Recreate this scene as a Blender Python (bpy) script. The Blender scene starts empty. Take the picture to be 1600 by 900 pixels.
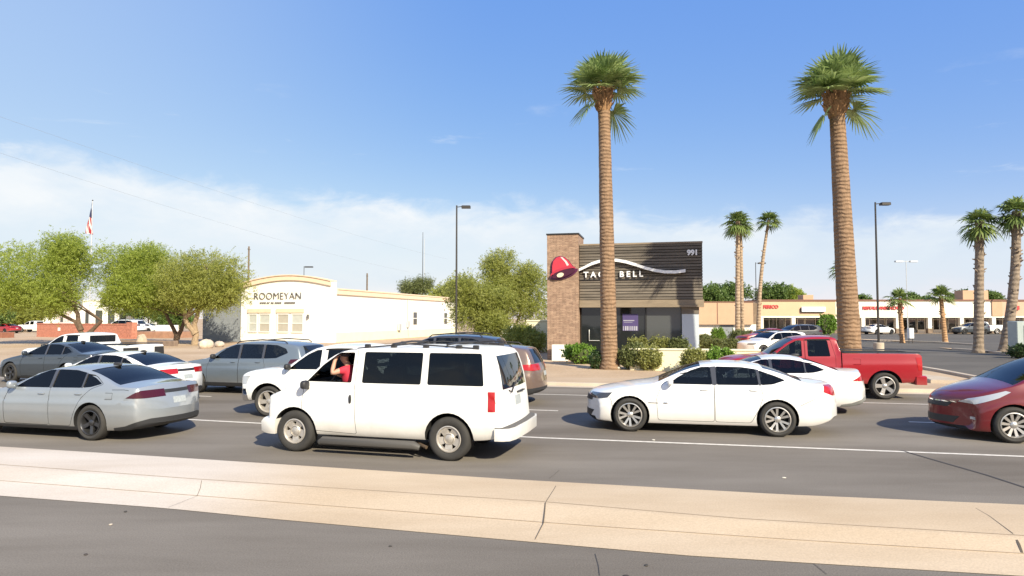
import bpy, bmesh, math, random
import numpy as np
from mathutils import Vector, Matrix, Quaternion
R = math.radians
PI = math.pi
scene = bpy.context.scene
COL = scene.collection

# ------------------------------------------------------------------ camera, sky, sun, exposure
CAM_H = 2.35
FPX = 1042.0                      # focal length in pixels of the 1600 px wide photograph
PITCH = math.atan(47 / FPX)
cam_d = bpy.data.cameras.new('camera'); cam = bpy.data.objects.new('camera', cam_d); COL.objects.link(cam)
cam_d.sensor_width = 36; cam_d.lens = 36 * FPX / 1600
cam_d.clip_start = 0.1; cam_d.clip_end = 5000
cam.location = (0, 0, CAM_H); cam.rotation_euler = (PI / 2 + PITCH, 0, 0)
scene.camera = cam

SUN_AZ, SUN_EL = R(149), R(34)    # azimuth clockwise from +Y (view direction), elevation
sdir = Vector((math.sin(SUN_AZ) * math.cos(SUN_EL), math.cos(SUN_AZ) * math.cos(SUN_EL), math.sin(SUN_EL)))
sun_d = bpy.data.lights.new('sun', 'SUN'); sun = bpy.data.objects.new('sun', sun_d); COL.objects.link(sun)
sun_d.energy = 4.2; sun_d.angle = R(0.53); sun_d.color = (1.0, 0.905, 0.70)
sun.rotation_euler = (-sdir).to_track_quat('-Z', 'Y').to_euler(); sun.location = sdir * 200

world = bpy.data.worlds.new('World'); scene.world = world; world.use_nodes = True
wn = world.node_tree.nodes; wl = world.node_tree.links; wn.clear()
def W(t, **k):
    n = wn.new(t)
    for a, b in k.items(): setattr(n, a, b)
    return n
w_out = W('ShaderNodeOutputWorld'); w_bg = W('ShaderNodeBackground'); w_bg.inputs[1].default_value = 0.10
sky = W('ShaderNodeTexSky', sky_type='NISHITA', sun_disc=False, sun_elevation=SUN_EL, sun_rotation=SUN_AZ,
        air_density=0.85, dust_density=0.35, ozone_density=2.6, altitude=350)
tc = W('ShaderNodeTexCoord'); sep = W('ShaderNodeSeparateXYZ'); wl.new(tc.outputs['Generated'], sep.inputs[0])
def wmath(op, a, b=None, c=None, clamp=False):
    n = W('ShaderNodeMath', operation=op, use_clamp=clamp)
    for i, v in enumerate((a, b, c)):
        if v is None: continue
        if isinstance(v, (int, float)): n.inputs[i].default_value = v
        else: wl.new(v, n.inputs[i])
    return n.outputs[0]
# clouds: a low bank of white cloud above the horizon, plus a few thin wisps
azim = wmath('ARCTAN2', sep.outputs['X'], sep.outputs['Y'])
elev = wmath('ARCSINE', sep.outputs['Z'])
cmb = W('ShaderNodeCombineXYZ'); wl.new(wmath('MULTIPLY', azim, 1.0), cmb.inputs[0]); wl.new(wmath('MULTIPLY', elev, 2.3), cmb.inputs[1])
def wnoise(scale, detail, rough, dist=0.0, src=None):
    n = W('ShaderNodeTexNoise'); n.inputs['Scale'].default_value = scale; n.inputs['Detail'].default_value = detail
    n.inputs['Roughness'].default_value = rough; n.inputs['Distortion'].default_value = dist
    wl.new(src or cmb.outputs[0], n.inputs['Vector']); return n.outputs['Fac']
n_big = wnoise(3.2, 7, 0.55, 0.3); n_fine = wnoise(11, 8, 0.6, 0.4)
# upper edge of the bank: higher on the left of the view
edge = wmath('ADD', 0.168, wmath('MULTIPLY', azim, -0.05))
edge = wmath('ADD', edge, wmath('MULTIPLY', wmath('SUBTRACT', n_big, 0.5), 0.07))
edge = wmath('ADD', edge, wmath('MULTIPLY', wmath('SUBTRACT', n_fine, 0.5), 0.11))
bank = W('ShaderNodeMapRange', interpolation_type='SMOOTHSTEP')
wl.new(wmath('SUBTRACT', edge, elev), bank.inputs['Value'])
bank.inputs['From Min'].default_value = -0.012; bank.inputs['From Max'].default_value = 0.035
# the bank thins out again towards the horizon
low = W('ShaderNodeMapRange', interpolation_type='SMOOTHSTEP'); wl.new(elev, low.inputs['Value'])
low.inputs['From Min'].default_value = 0.0; low.inputs['From Max'].default_value = 0.15
low.inputs['To Min'].default_value = 0.80; low.inputs['To Max'].default_value = 0.98
n_mid = wnoise(6.5, 6, 0.6, 0.2)
dens = W('ShaderNodeMapRange'); wl.new(n_mid, dens.inputs['Value'])
dens.inputs['From Min'].default_value = 0.3; dens.inputs['From Max'].default_value = 0.62
dens.inputs['To Min'].default_value = 0.60; dens.inputs['To Max'].default_value = 1.0
mask = wmath('MULTIPLY', wmath('MULTIPLY', bank.outputs[0], low.outputs[0]), dens.outputs[0], clamp=True)
# thin wisps above the bank
cmb2 = W('ShaderNodeCombineXYZ'); wl.new(wmath('MULTIPLY', azim, 5.0), cmb2.inputs[0]); wl.new(wmath('MULTIPLY', elev, 26.0), cmb2.inputs[1])
n_w = wnoise(1.0, 6, 0.6, 0.5, cmb2.outputs[0])
wr = W('ShaderNodeMapRange', interpolation_type='SMOOTHSTEP'); wl.new(n_w, wr.inputs['Value'])
wr.inputs['From Min'].default_value = 0.60; wr.inputs['From Max'].default_value = 0.80; wr.inputs['To Max'].default_value = 0.55
wb_ = W('ShaderNodeMapRange', interpolation_type='SMOOTHSTEP'); wl.new(elev, wb_.inputs['Value'])
wb_.inputs['From Min'].default_value = 0.36; wb_.inputs['From Max'].default_value = 0.24
mask = wmath('MAXIMUM', mask, wmath('MULTIPLY', wr.outputs[0], wb_.outputs[0]))
cloudcol = W('ShaderNodeMix', data_type='RGBA')
cloudcol.inputs[6].default_value = (3.2, 4.0, 4.75, 1); cloudcol.inputs[7].default_value = (4.95, 5.15, 5.3, 1)
lowc = W('ShaderNodeMapRange', interpolation_type='SMOOTHSTEP'); wl.new(elev, lowc.inputs['Value']); lowc.inputs['From Min'].default_value = 0.02; lowc.inputs['From Max'].default_value = 0.19
lowc.inputs['To Min'].default_value = 0.25
wl.new(wmath('MULTIPLY', lowc.outputs[0], wmath('MULTIPLY_ADD', wmath('SUBTRACT', n_mid, 0.5), 1.2, 1.0), clamp=True), cloudcol.inputs[0])
mixc = W('ShaderNodeMix', data_type='RGBA'); wl.new(mask, mixc.inputs[0])
hs = W('ShaderNodeHueSaturation'); hs.inputs['Saturation'].default_value = 1.22; wl.new(sky.outputs[0], hs.inputs['Color'])
# summer haze in the upper air evens the blue out
hz = W('ShaderNodeVectorMath', operation='MULTIPLY_ADD'); wl.new(hs.outputs[0], hz.inputs[0]); hz.inputs[1].default_value = (1.15, 0.62, 0.13); hz.inputs[2].default_value = (0.40, 1.12, 4.05)
hl = W('ShaderNodeMapRange', interpolation_type='SMOOTHSTEP'); wl.new(azim, hl.inputs['Value']); hl.inputs['From Min'].default_value = 0.0; hl.inputs['From Max'].default_value = -0.75; hl.inputs['To Max'].default_value = 0.38
hm = W('ShaderNodeMix', data_type='RGBA'); wl.new(hl.outputs[0], hm.inputs[0]); wl.new(hz.outputs[0], hm.inputs[6]); hm.inputs[7].default_value = (3.6, 4.3, 5.0, 1)
wl.new(hm.outputs[2], mixc.inputs[6]); wl.new(cloudcol.outputs[2], mixc.inputs[7])
wl.new(mixc.outputs[2], w_bg.inputs[0]); wl.new(w_bg.outputs[0], w_out.inputs[0])

vs = scene.view_settings
vs.view_transform = 'Standard'; vs.look = 'None'; vs.gamma = 1; vs.use_curve_mapping = False
vs.exposure = 0.9
scene.cycles.max_bounces = 6; scene.cycles.transparent_max_bounces = 12
scene.cycles.use_denoising = True

# ------------------------------------------------------------------ photograph -> place
CP, SP = math.cos(PITCH), math.sin(PITCH)
def ray(px, py):
    u, v = (px - 800) / FPX, (450 - py) / FPX
    return Vector((u, CP - v * SP, SP + v * CP))
def G(px, py, z=0.0):
    """the point of the level z that shows at a pixel of the photograph"""
    d = ray(px, py); t = (z - CAM_H) / d.z
    return Vector((d.x * t, d.y * t, z))
def D(px, py, Y):
    """the point at distance Y in front of the camera that shows at a pixel"""
    d = ray(px, py); t = Y / d.y
    return Vector((d.x * t, Y, CAM_H + d.z * t))
def GX(px, Y, z=0.0):
    """ground position at distance Y that shows in pixel column px (close to the horizon)"""
    p = D(px, 497, Y); return Vector((p.x, Y, z))
GZ = 0.12      # level of pavements, lots and land beyond the far kerb
# ------------------------------------------------------------------ materials
MATS = {}
def pm(name, col, rough=0.6, metal=0.0, coat=0.0, var=None, bump=None, spec=0.5, trans=0.0, scl=None, island=0.0, sill_tint=0.0):
    """principled material with optional noise colour variation var=(scale, amount) and bump=(scale, strength)"""
    if name in MATS: return MATS[name]
    m = bpy.data.materials.new(name); m.use_nodes = True; nt = m.node_tree; n = nt.nodes; l = nt.links
    b = n['Principled BSDF']; c = (*col[:3], 1)
    b.inputs['Base Color'].default_value = c; b.inputs['Roughness'].default_value = rough
    b.inputs['Metallic'].default_value = metal; b.inputs['Coat Weight'].default_value = coat
    b.inputs['Coat Roughness'].default_value = 0.04; b.inputs['Specular IOR Level'].default_value = spec
    b.inputs['Transmission Weight'].default_value = trans
    if var or bump:
        t = n.new('ShaderNodeTexCoord'); mp = n.new('ShaderNodeMapping'); l.new(t.outputs['Object'], mp.inputs[0])
        if scl: mp.inputs['Scale'].default_value = scl
    if var:
        z = n.new('ShaderNodeTexNoise'); z.inputs['Scale'].default_value = var[0]; z.inputs['Detail'].default_value = 8
        z.inputs['Roughness'].default_value = 0.62
        l.new(mp.outputs[0], z.inputs['Vector'])
        r = n.new('ShaderNodeMapRange'); r.inputs['From Min'].default_value = 0.28; r.inputs['From Max'].default_value = 0.72
        r.inputs['To Min'].default_value = 1 - var[1]; r.inputs['To Max'].default_value = 1 + var[1]
        l.new(z.outputs['Fac'], r.inputs['Value'])
        h = n.new('ShaderNodeVectorMath'); h.operation = 'SCALE'; h.inputs[0].default_value = c[:3]
        l.new(r.outputs[0], h.inputs['Scale']); last = h.outputs[0]
        if island:      # every board its own tone
            g = n.new('ShaderNodeNewGeometry'); ri = n.new('ShaderNodeMapRange'); ri.inputs['To Min'].default_value = 1 - island; ri.inputs['To Max'].default_value = 1 + island
            l.new(g.outputs['Random Per Island'], ri.inputs['Value']); h2 = n.new('ShaderNodeVectorMath'); h2.operation = 'SCALE'
            l.new(last, h2.inputs[0]); l.new(ri.outputs[0], h2.inputs['Scale']); last = h2.outputs[0]
        if sill_tint:        # base colour blended browner towards the sills
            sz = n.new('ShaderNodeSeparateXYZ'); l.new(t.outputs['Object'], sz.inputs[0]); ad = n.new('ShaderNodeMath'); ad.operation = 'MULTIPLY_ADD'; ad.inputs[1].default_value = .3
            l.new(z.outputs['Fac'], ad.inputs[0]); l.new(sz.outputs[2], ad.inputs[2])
            rz = n.new('ShaderNodeMapRange'); rz.inputs['From Min'].default_value = .78; rz.inputs['From Max'].default_value = .38; rz.inputs['To Max'].default_value = sill_tint; l.new(ad.outputs[0], rz.inputs['Value'])
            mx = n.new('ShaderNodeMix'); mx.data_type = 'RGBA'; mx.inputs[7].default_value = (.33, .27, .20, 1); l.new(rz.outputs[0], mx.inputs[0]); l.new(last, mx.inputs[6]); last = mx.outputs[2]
        l.new(last, b.inputs['Base Color'])
    if bump:
        z2 = n.new('ShaderNodeTexNoise'); z2.inputs['Scale'].default_value = bump[0]; z2.inputs['Detail'].default_value = 6
        l.new(mp.outputs[0], z2.inputs['Vector'])
        bp = n.new('ShaderNodeBump'); bp.inputs['Strength'].default_value = bump[1]; bp.inputs['Distance'].default_value = 0.02
        l.new(z2.outputs['Fac'], bp.inputs['Height']); l.new(bp.outputs[0], b.inputs['Normal'])
    MATS[name] = m; return m

def two_scale(name, col_a, col_b, s1, s2, rough, bump, stretch=None, fine=0.12):
    """ground material: two colours mixed by large noise, fine grain on top, bump"""
    if name in MATS: return MATS[name]
    m = bpy.data.materials.new(name); m.use_nodes = True; nt = m.node_tree; n = nt.nodes; l = nt.links
    b = n['Principled BSDF']; b.inputs['Roughness'].default_value = rough; b.inputs['Specular IOR Level'].default_value = 0.12
    t = n.new('ShaderNodeTexCoord'); mp = n.new('ShaderNodeMapping'); l.new(t.outputs['Object'], mp.inputs[0])
    if stretch: mp.inputs['Scale'].default_value = stretch[:3]; mp.inputs['Rotation'].default_value = (0, 0, stretch[3])
    z1 = n.new('ShaderNodeTexNoise'); z1.inputs['Scale'].default_value = s1; z1.inputs['Detail'].default_value = 9; z1.inputs['Roughness'].default_value = 0.6
    l.new(mp.outputs[0], z1.inputs['Vector'])
    z2 = n.new('ShaderNodeTexNoise'); z2.inputs['Scale'].default_value = s2; z2.inputs['Detail'].default_value = 4
    l.new(t.outputs['Object'], z2.inputs['Vector'])
    mx = n.new('ShaderNodeMix'); mx.data_type = 'RGBA'; mx.inputs[6].default_value = (*col_a, 1); mx.inputs[7].default_value = (*col_b, 1)
    rr = n.new('ShaderNodeMapRange'); rr.inputs['From Min'].default_value = 0.35; rr.inputs['From Max'].default_value = 0.65
    l.new(z1.outputs['Fac'], rr.inputs['Value']); l.new(rr.outputs[0], mx.inputs[0])
    r = n.new('ShaderNodeMapRange'); r.inputs['From Min'].default_value = 0.25; r.inputs['From Max'].default_value = 0.75
    r.inputs['To Min'].default_value = 1 - fine; r.inputs['To Max'].default_value = 1 + fine
    l.new(z2.outputs['Fac'], r.inputs['Value'])
    h = n.new('ShaderNodeVectorMath'); h.operation = 'SCALE'; l.new(mx.outputs[2], h.inputs[0]); l.new(r.outputs[0], h.inputs['Scale'])
    l.new(h.outputs[0], b.inputs['Base Color'])
    bp = n.new('ShaderNodeBump'); bp.inputs['Strength'].default_value = bump; bp.inputs['Distance'].default_value = 0.01
    l.new(z2.outputs['Fac'], bp.inputs['Height']); l.new(bp.outputs[0], b.inputs['Normal'])
    MATS[name] = m; return m

def leaf_mat(name, dark, light, trans=0.35):
    if name in MATS: return MATS[name]
    m = bpy.data.materials.new(name); m.use_nodes = True; nt = m.node_tree; n = nt.nodes; l = nt.links
    b = n['Principled BSDF']; b.inputs['Roughness'].default_value = 0.5
    g = n.new('ShaderNodeNewGeometry'); mx = n.new('ShaderNodeMix'); mx.data_type = 'RGBA'
    mx.inputs[6].default_value = (*dark, 1); mx.inputs[7].default_value = (*light, 1)
    t = n.new('ShaderNodeTexCoord'); z = n.new('ShaderNodeTexNoise'); z.inputs['Scale'].default_value = 0.9; z.inputs['Detail'].default_value = 3
    l.new(t.outputs['Object'], z.inputs['Vector'])
    a = n.new('ShaderNodeMath'); a.operation = 'MULTIPLY_ADD'; a.inputs[1].default_value = 0.5; l.new(g.outputs['Random Per Island'], a.inputs[0])
    zz = n.new('ShaderNodeMapRange'); zz.inputs['From Min'].default_value = 0.35; zz.inputs['From Max'].default_value = 0.65; zz.inputs['To Max'].default_value = 0.5
    l.new(z.outputs['Fac'], zz.inputs['Value']); l.new(zz.outputs[0], a.inputs[2])
    l.new(a.outputs[0], mx.inputs[0]); l.new(mx.outputs[2], b.inputs['Base Color'])
    tr = n.new('ShaderNodeBsdfTranslucent'); l.new(mx.outputs[2], tr.inputs['Color'])
    ms = n.new('ShaderNodeMixShader'); ms.inputs[0].default_value = trans
    l.new(b.outputs[0], ms.inputs[1]); l.new(tr.outputs[0], ms.inputs[2])
    l.new(ms.outputs[0], n['Material Output'].inputs['Surface'])
    MATS[name] = m; return m

def brick_mat(name, c1, c2, mortar, bw, bh, mort=0.01, rough=0.85, bump=0.4, coord='Object', rot=(0, 0, 0)):
    if name in MATS: return MATS[name]
    m = bpy.data.materials.new(name); m.use_nodes = True; nt = m.node_tree; n = nt.nodes; l = nt.links
    b = n['Principled BSDF']; b.inputs['Roughness'].default_value = rough
    t = n.new('ShaderNodeTexCoord'); sp = n.new('ShaderNodeSeparateXYZ'); cm = n.new('ShaderNodeCombineXYZ')
    l.new(t.outputs['Object'], sp.inputs[0])
    ad = n.new('ShaderNodeMath'); ad.operation = 'ADD'; l.new(sp.outputs[0], ad.inputs[0]); l.new(sp.outputs[1], ad.inputs[1])
    l.new(ad.outputs[0], cm.inputs[0]); l.new(sp.outputs[2], cm.inputs[1])
    k = n.new('ShaderNodeTexBrick'); l.new(cm.outputs[0], k.inputs['Vector'])
    k.inputs['Color1'].default_value = (*c1, 1); k.inputs['Color2'].default_value = (*c2, 1); k.inputs['Mortar'].default_value = (*mortar, 1)
    k.inputs['Scale'].default_value = 1; k.inputs['Brick Width'].default_value = bw; k.inputs['Row Height'].default_value = bh
    k.inputs['Mortar Size'].default_value = mort; k.inputs['Bias'].default_value = -0.1
    z = n.new('ShaderNodeTexNoise'); z.inputs['Scale'].default_value = 5; z.inputs['Detail'].default_value = 6; l.new(t.outputs['Object'], z.inputs['Vector'])
    r = n.new('ShaderNodeMapRange'); r.inputs['From Min'].default_value = 0.3; r.inputs['From Max'].default_value = 0.7
    r.inputs['To Min'].default_value = 0.75; r.inputs['To Max'].default_value = 1.25; l.new(z.outputs['Fac'], r.inputs['Value'])
    h = n.new('ShaderNodeVectorMath'); h.operation = 'SCALE'; l.new(k.outputs['Color'], h.inputs[0]); l.new(r.outputs[0], h.inputs['Scale'])
    l.new(h.outputs[0], b.inputs['Base Color'])
    bp = n.new('ShaderNodeBump'); bp.inputs['Strength'].default_value = bump; bp.inputs['Distance'].default_value = 0.02; bp.invert = True
    l.new(k.outputs['Fac'], bp.inputs['Height']); l.new(bp.outputs[0], b.inputs['Normal'])
    MATS[name] = m; return m

def palm_trunk_mat(name, base, dark, freq):
    if name in MATS: return MATS[name]
    m = bpy.data.materials.new(name); m.use_nodes = True; nt = m.node_tree; n = nt.nodes; l = nt.links
    b = n['Principled BSDF']; b.inputs['Roughness'].default_value = 0.9
    t = n.new('ShaderNodeTexCoord'); mp = n.new('ShaderNodeMapping'); l.new(t.outputs['Object'], mp.inputs[0])
    w = n.new('ShaderNodeTexWave'); w.bands_direction = 'Z'; w.inputs['Scale'].default_value = freq; w.inputs['Distortion'].default_value = 5.0
    w.inputs['Detail'].default_value = 3; w.inputs['Detail Scale'].default_value = 1.3; l.new(mp.outputs[0], w.inputs['Vector'])
    z = n.new('ShaderNodeTexNoise'); z.inputs['Scale'].default_value = 2.2; z.inputs['Detail'].default_value = 9; z.inputs['Roughness'].default_value = .7
    mp2 = n.new('ShaderNodeMapping'); mp2.inputs['Scale'].default_value = (3, 3, 1); l.new(t.outputs['Object'], mp2.inputs[0]); l.new(mp2.outputs[0], z.inputs['Vector'])
    mx = n.new('ShaderNodeMix'); mx.data_type = 'RGBA'; mx.inputs[6].default_value = (*dark, 1); mx.inputs[7].default_value = (*base, 1)
    r0 = n.new('ShaderNodeMapRange'); r0.inputs['From Min'].default_value = 0.0; r0.inputs['From Max'].default_value = 0.35; r0.inputs['To Min'].default_value = 0.70
    l.new(w.outputs['Fac'], r0.inputs['Value']); l.new(r0.outputs[0], mx.inputs[0])
    r = n.new('ShaderNodeMapRange'); r.inputs['From Min'].default_value = 0.3; r.inputs['From Max'].default_value = 0.7
    r.inputs['To Min'].default_value = 0.65; r.inputs['To Max'].default_value = 1.3; l.new(z.outputs['Fac'], r.inputs['Value'])
    h = n.new('ShaderNodeVectorMath'); h.operation = 'SCALE'; l.new(mx.outputs[2], h.inputs[0]); l.new(r.outputs[0], h.inputs['Scale'])
    l.new(h.outputs[0], b.inputs['Base Color'])
    ad = n.new('ShaderNodeMath'); ad.operation = 'ADD'; l.new(w.outputs['Fac'], ad.inputs[0]); l.new(z.outputs['Fac'], ad.inputs[1])
    bp = n.new('ShaderNodeBump'); bp.inputs['Strength'].default_value = 0.8; bp.inputs['Distance'].default_value = 0.04
    l.new(ad.outputs[0], bp.inputs['Height']); l.new(bp.outputs[0], b.inputs['Normal'])
    MATS[name] = m; return m

# ------------------------------------------------------------------ objects
def tag(o, label=None, cat=None, group=None, kind=None):
    if label: o['label'] = label
    if cat: o['category'] = cat
    if group: o['group'] = group
    if kind: o['kind'] = kind
    return o
def empty(name, loc=(0, 0, 0), rz=0.0):
    o = bpy.data.objects.new(name, None); COL.objects.link(o); o.location = loc; o.rotation_euler = (0, 0, rz)
    o.empty_display_size = 0.2; return o
def thing(name, label, cat, loc=(0, 0, 0), rz=0.0, group=None):
    return tag(empty(name, loc, rz), label, cat, group)
def kids(o): return [c for c in COL.objects if c.parent == o]
def copy_tree(o, parent=None):
    c = o.copy(); COL.objects.link(c); c.parent = parent
    for ch in list(o.children): copy_tree(ch, c)
    return c
def smooth(me, ang=35):
    if len(me.polygons) == 0: return
    me.polygons.foreach_set('use_smooth', np.ones(len(me.polygons), dtype=bool))
    me.set_sharp_from_angle(angle=R(ang))
def link(name, me, mats=None, parent=None, loc=None, rz=None):
    o = bpy.data.objects.new(name, me); COL.objects.link(o)
    if mats is not None:
        mats = mats if isinstance(mats, (list, tuple)) else [mats]
        if len(me.materials):
            ix = np.zeros(len(me.polygons), dtype=np.int32); me.polygons.foreach_get('material_index', ix)
            me.materials.clear(); me.polygons.foreach_set('material_index', np.minimum(ix, len(mats) - 1))
        for m in mats: me.materials.append(m)
    if parent: o.parent = parent
    if loc is not None: o.location = loc
    if rz is not None: o.rotation_euler = (0, 0, rz)
    return o

class MB:
    """collects shapes; build() links them as one mesh object"""
    def __init__(s): s.v = []; s.f = []; s.mi = []; s.cur = 0
    def add(s, vs, fs, mi=None):
        b = len(s.v); s.v += [tuple(v) for v in vs]
        for f in fs: s.f.append([b + i for i in f]); s.mi.append(s.cur if mi is None else mi)
        return s
    def box(s, a, b, mi=None, mtx=None):
        x0, y0, z0 = a; x1, y1, z1 = b
        vs = [(x0, y0, z0), (x1, y0, z0), (x1, y1, z0), (x0, y1, z0), (x0, y0, z1), (x1, y0, z1), (x1, y1, z1), (x0, y1, z1)]
        if mtx: vs = [mtx @ Vector(v) for v in vs]
        return s.add(vs, [(0, 3, 2, 1), (4, 5, 6, 7), (0, 1, 5, 4), (1, 2, 6, 5), (2, 3, 7, 6), (3, 0, 4, 7)], mi)
    def bbox(s, a, b, r=0.02, mi=None, mtx=None):
        """box with chamfered vertical and top edges"""
        x0, y0, z0 = a; x1, y1, z1 = b
        def ring(i, z): return [(x0 + r + i, y0 + i, z), (x1 - r - i, y0 + i, z), (x1 - i, y0 + r + i, z), (x1 - i, y1 - r - i, z), (x1 - r - i, y1 - i, z), (x0 + r + i, y1 - i, z), (x0 + i, y1 - r - i, z), (x0 + i, y0 + r + i, z)]
        vs = ring(0, z0) + ring(0, z1 - r) + ring(r, z1)
        if mtx: vs = [mtx @ Vector(v) for v in vs]
        fs = [tuple(range(7, -1, -1)), tuple(range(16, 24))]
        for k in (0, 8):
            for i in range(8): fs.append((k + i, k + (i + 1) % 8, k + 8 + (i + 1) % 8, k + 8 + i))
        return s.add(vs, fs, mi)
    def tube(s, pts, rad, n=10, mi=None, caps=True):
        pts = [Vector(p) for p in pts]; rad = rad if isinstance(rad, (list, tuple)) else [rad] * len(pts)
        vs = []; up = None
        for i, p in enumerate(pts):
            d = (pts[min(i + 1, len(pts) - 1)] - pts[max(i - 1, 0)]).normalized()
            if up is None:
                up = Vector((0, 0, 1)) if abs(d.z) < 0.9 else Vector((1, 0, 0))
            a = d.cross(up)
            if a.length < 1e-4: a = d.cross(Vector((0, 1, 0)))
            a.normalize(); b = a.cross(d).normalized(); up = b
            for k in range(n):
                t = 2 * PI * k / n; vs.append(p + (a * math.cos(t) + b * math.sin(t)) * rad[i])
        fs = []
        for i in range(len(pts) - 1):
            for k in range(n): fs.append((i * n + k, i * n + (k + 1) % n, (i + 1) * n + (k + 1) % n, (i + 1) * n + k))
        if caps: fs.append(tuple(range(n - 1, -1, -1))); m = (len(pts) - 1) * n; fs.append(tuple(range(m, m + n)))
        return s.add(vs, [tuple(reversed(f)) for f in fs], mi)
    def lathe(s, prof, n=32, axis='z', mi=None, close=False, org=(0, 0, 0)):
        """prof: (radius, height) pairs"""
        vs = []
        for r, h in prof:
            for k in range(n):
                t = 2 * PI * k / n; c, q = r * math.cos(t), r * math.sin(t)
                v = (c, q, h) if axis == 'z' else (c, h, q) if axis == 'y' else (h, c, q)
                vs.append((v[0] + org[0], v[1] + org[1], v[2] + org[2]))
        fs = []; m = len(prof)
        for i in range(m if close else m - 1):
            j = (i + 1) % m
            for k in range(n): fs.append((i * n + k, i * n + (k + 1) % n, j * n + (k + 1) % n, j * n + k))
        if axis == 'y': fs = [tuple(reversed(f)) for f in fs]
        return s.add(vs, fs, mi)
    def prism(s, poly, h0, h1, axis='y', mi=None, mtx=None):
        """polygon extruded along an axis; poly in the other two coordinates"""
        def P(p, h): return (p[0], h, p[1]) if axis == 'y' else (p[0], p[1], h) if axis == 'z' else (h, p[0], p[1])
        n = len(poly); vs = [P(p, h0) for p in poly] + [P(p, h1) for p in poly]
        if mtx: vs = [mtx @ Vector(v) for v in vs]
        fs = [tuple(range(n)), tuple(range(2 * n - 1, n - 1, -1))] + [(i, n + i, n + (i + 1) % n, (i + 1) % n) for i in range(n)]
        return s.add(vs, fs, mi)
    def mesh(s, name='m', fix=True):
        me = bpy.data.meshes.new(name); me.from_pydata(s.v, [], s.f)
        me.polygons.foreach_set('material_index', np.array(s.mi, dtype=np.int32)) if s.f else None
        if fix:
            bm = bmesh.new(); bm.from_mesh(me); bmesh.ops.recalc_face_normals(bm, faces=bm.faces); bm.to_mesh(me); bm.free()
        me.update(); return me
    def build(s, name, mats, parent=None, loc=None, rz=None, ang=35, fix=True):
        me = s.mesh(name, fix); smooth(me, ang)
        return link(name, me, mats, parent, loc, rz)

def _bool(base, cut, op, solver):
    a = bpy.data.objects.new('tmp_a', base); b = bpy.data.objects.new('tmp_b', cut)
    COL.objects.link(a); COL.objects.link(b)
    md = a.modifiers.new('b', 'BOOLEAN'); md.operation = op; md.object = b; md.solver = solver
    dg = bpy.context.evaluated_depsgraph_get(); dg.update()
    me = bpy.data.meshes.new_from_object(a.evaluated_get(dg))
    bpy.data.objects.remove(a); bpy.data.objects.remove(b)
    return me
def _bounds(me):
    v = np.zeros(len(me.vertices) * 3); me.vertices.foreach_get('co', v); v = v.reshape(-1, 3); return v.min(0), v.max(0)
def _volume(me):
    bm = bmesh.new(); bm.from_mesh(me); v = bm.calc_volume(signed=False); bm.free(); return v
def boolean(base, cut, op='DIFFERENCE', need=0.0):
    """boolean with a sanity check; a failed try is repeated with a slightly moved cutter"""
    lo, hi = _bounds(base); v0 = _volume(base); vc = _volume(cut); best = None
    for k, (dx, solver) in enumerate(((0, 'EXACT'), (.0013, 'EXACT'), (-.0021, 'EXACT'), (.0034, 'EXACT'), (0, 'FAST'), (.0017, 'FAST'))):
        if dx: cut.transform(Matrix.Translation((dx, dx * .7, dx * .6)))
        me = _bool(base, cut, op, solver)
        if len(me.polygons) == 0: continue
        l, h = _bounds(me); v = _volume(me)
        ok = (l > lo - .01).all() and (h < hi + .01).all()
        if op == 'DIFFERENCE': ok = ok and v < v0 * 1.001 and v > v0 - vc - .02
        else:
            cl, ch = _bounds(cut); ok = ok and (l > cl - .01).all() and (h < ch + .01).all() and need < v < min(vc, v0) * 1.01
        best = best or me
        if ok: return me
    print('BOOLEAN FAILED', op, lo, hi, _bounds(cut), v0, vc)
    return best or base.copy()

def text_mesh(s, size, depth, spacing=1.0, bold=0.0):
    cu = bpy.data.curves.new('lettering', 'FONT'); cu.body = s; cu.size = size; cu.extrude = depth / 2; cu.align_x = 'CENTER'; cu.align_y = 'CENTER'
    cu.space_character = spacing; cu.offset = bold; cu.resolution_u = 3
    o = bpy.data.objects.new('tmp_t', cu); COL.objects.link(o)
    dg = bpy.context.evaluated_depsgraph_get(); dg.update()
    me = bpy.data.meshes.new_from_object(o.evaluated_get(dg))
    bpy.data.objects.remove(o); bpy.data.curves.remove(cu)
    me.transform(Matrix.Rotation(PI / 2, 4, 'X'))
    return me
def interp(tab, x):
    """piecewise linear table with linear extrapolation"""
    xs = [p[0] for p in tab]
    if x <= xs[0]: i = 0
    elif x >= xs[-1]: i = len(tab) - 2
    else: i = max(k for k in range(len(tab) - 1) if xs[k] <= x)
    a, b = tab[i], tab[i + 1]
    return a[1] + (b[1] - a[1]) * (x - a[0]) / (b[0] - a[0])
def curve(tab):
    """smooth monotone-ish interpolation (Catmull-Rom with limited slopes), clamped at the ends"""
    xs = np.array([p[0] for p in tab], float); ys = np.array([p[1] for p in tab], float)
    h = np.diff(xs); dl = np.diff(ys) / h; m = np.zeros(len(xs))
    for i in range(1, len(xs) - 1):
        if dl[i - 1] * dl[i] > 0:
            w1, w2 = 2 * h[i] + h[i - 1], h[i] + 2 * h[i - 1]
            m[i] = (w1 + w2) / (w1 / dl[i - 1] + w2 / dl[i])
    m[0], m[-1] = dl[0], dl[-1]
    def f(x):
        if x <= xs[0]: return ys[0]
        if x >= xs[-1]: return ys[-1]
        i = int(np.searchsorted(xs, x) - 1); i = min(max(i, 0), len(h) - 1)
        t = (x - xs[i]) / h[i]
        return ((2 * t**3 - 3 * t**2 + 1) * ys[i] + (t**3 - 2 * t**2 + t) * h[i] * m[i] + (-2 * t**3 + 3 * t**2) * ys[i + 1] + (t**3 - t**2) * h[i] * m[i + 1])
    return f
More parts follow.
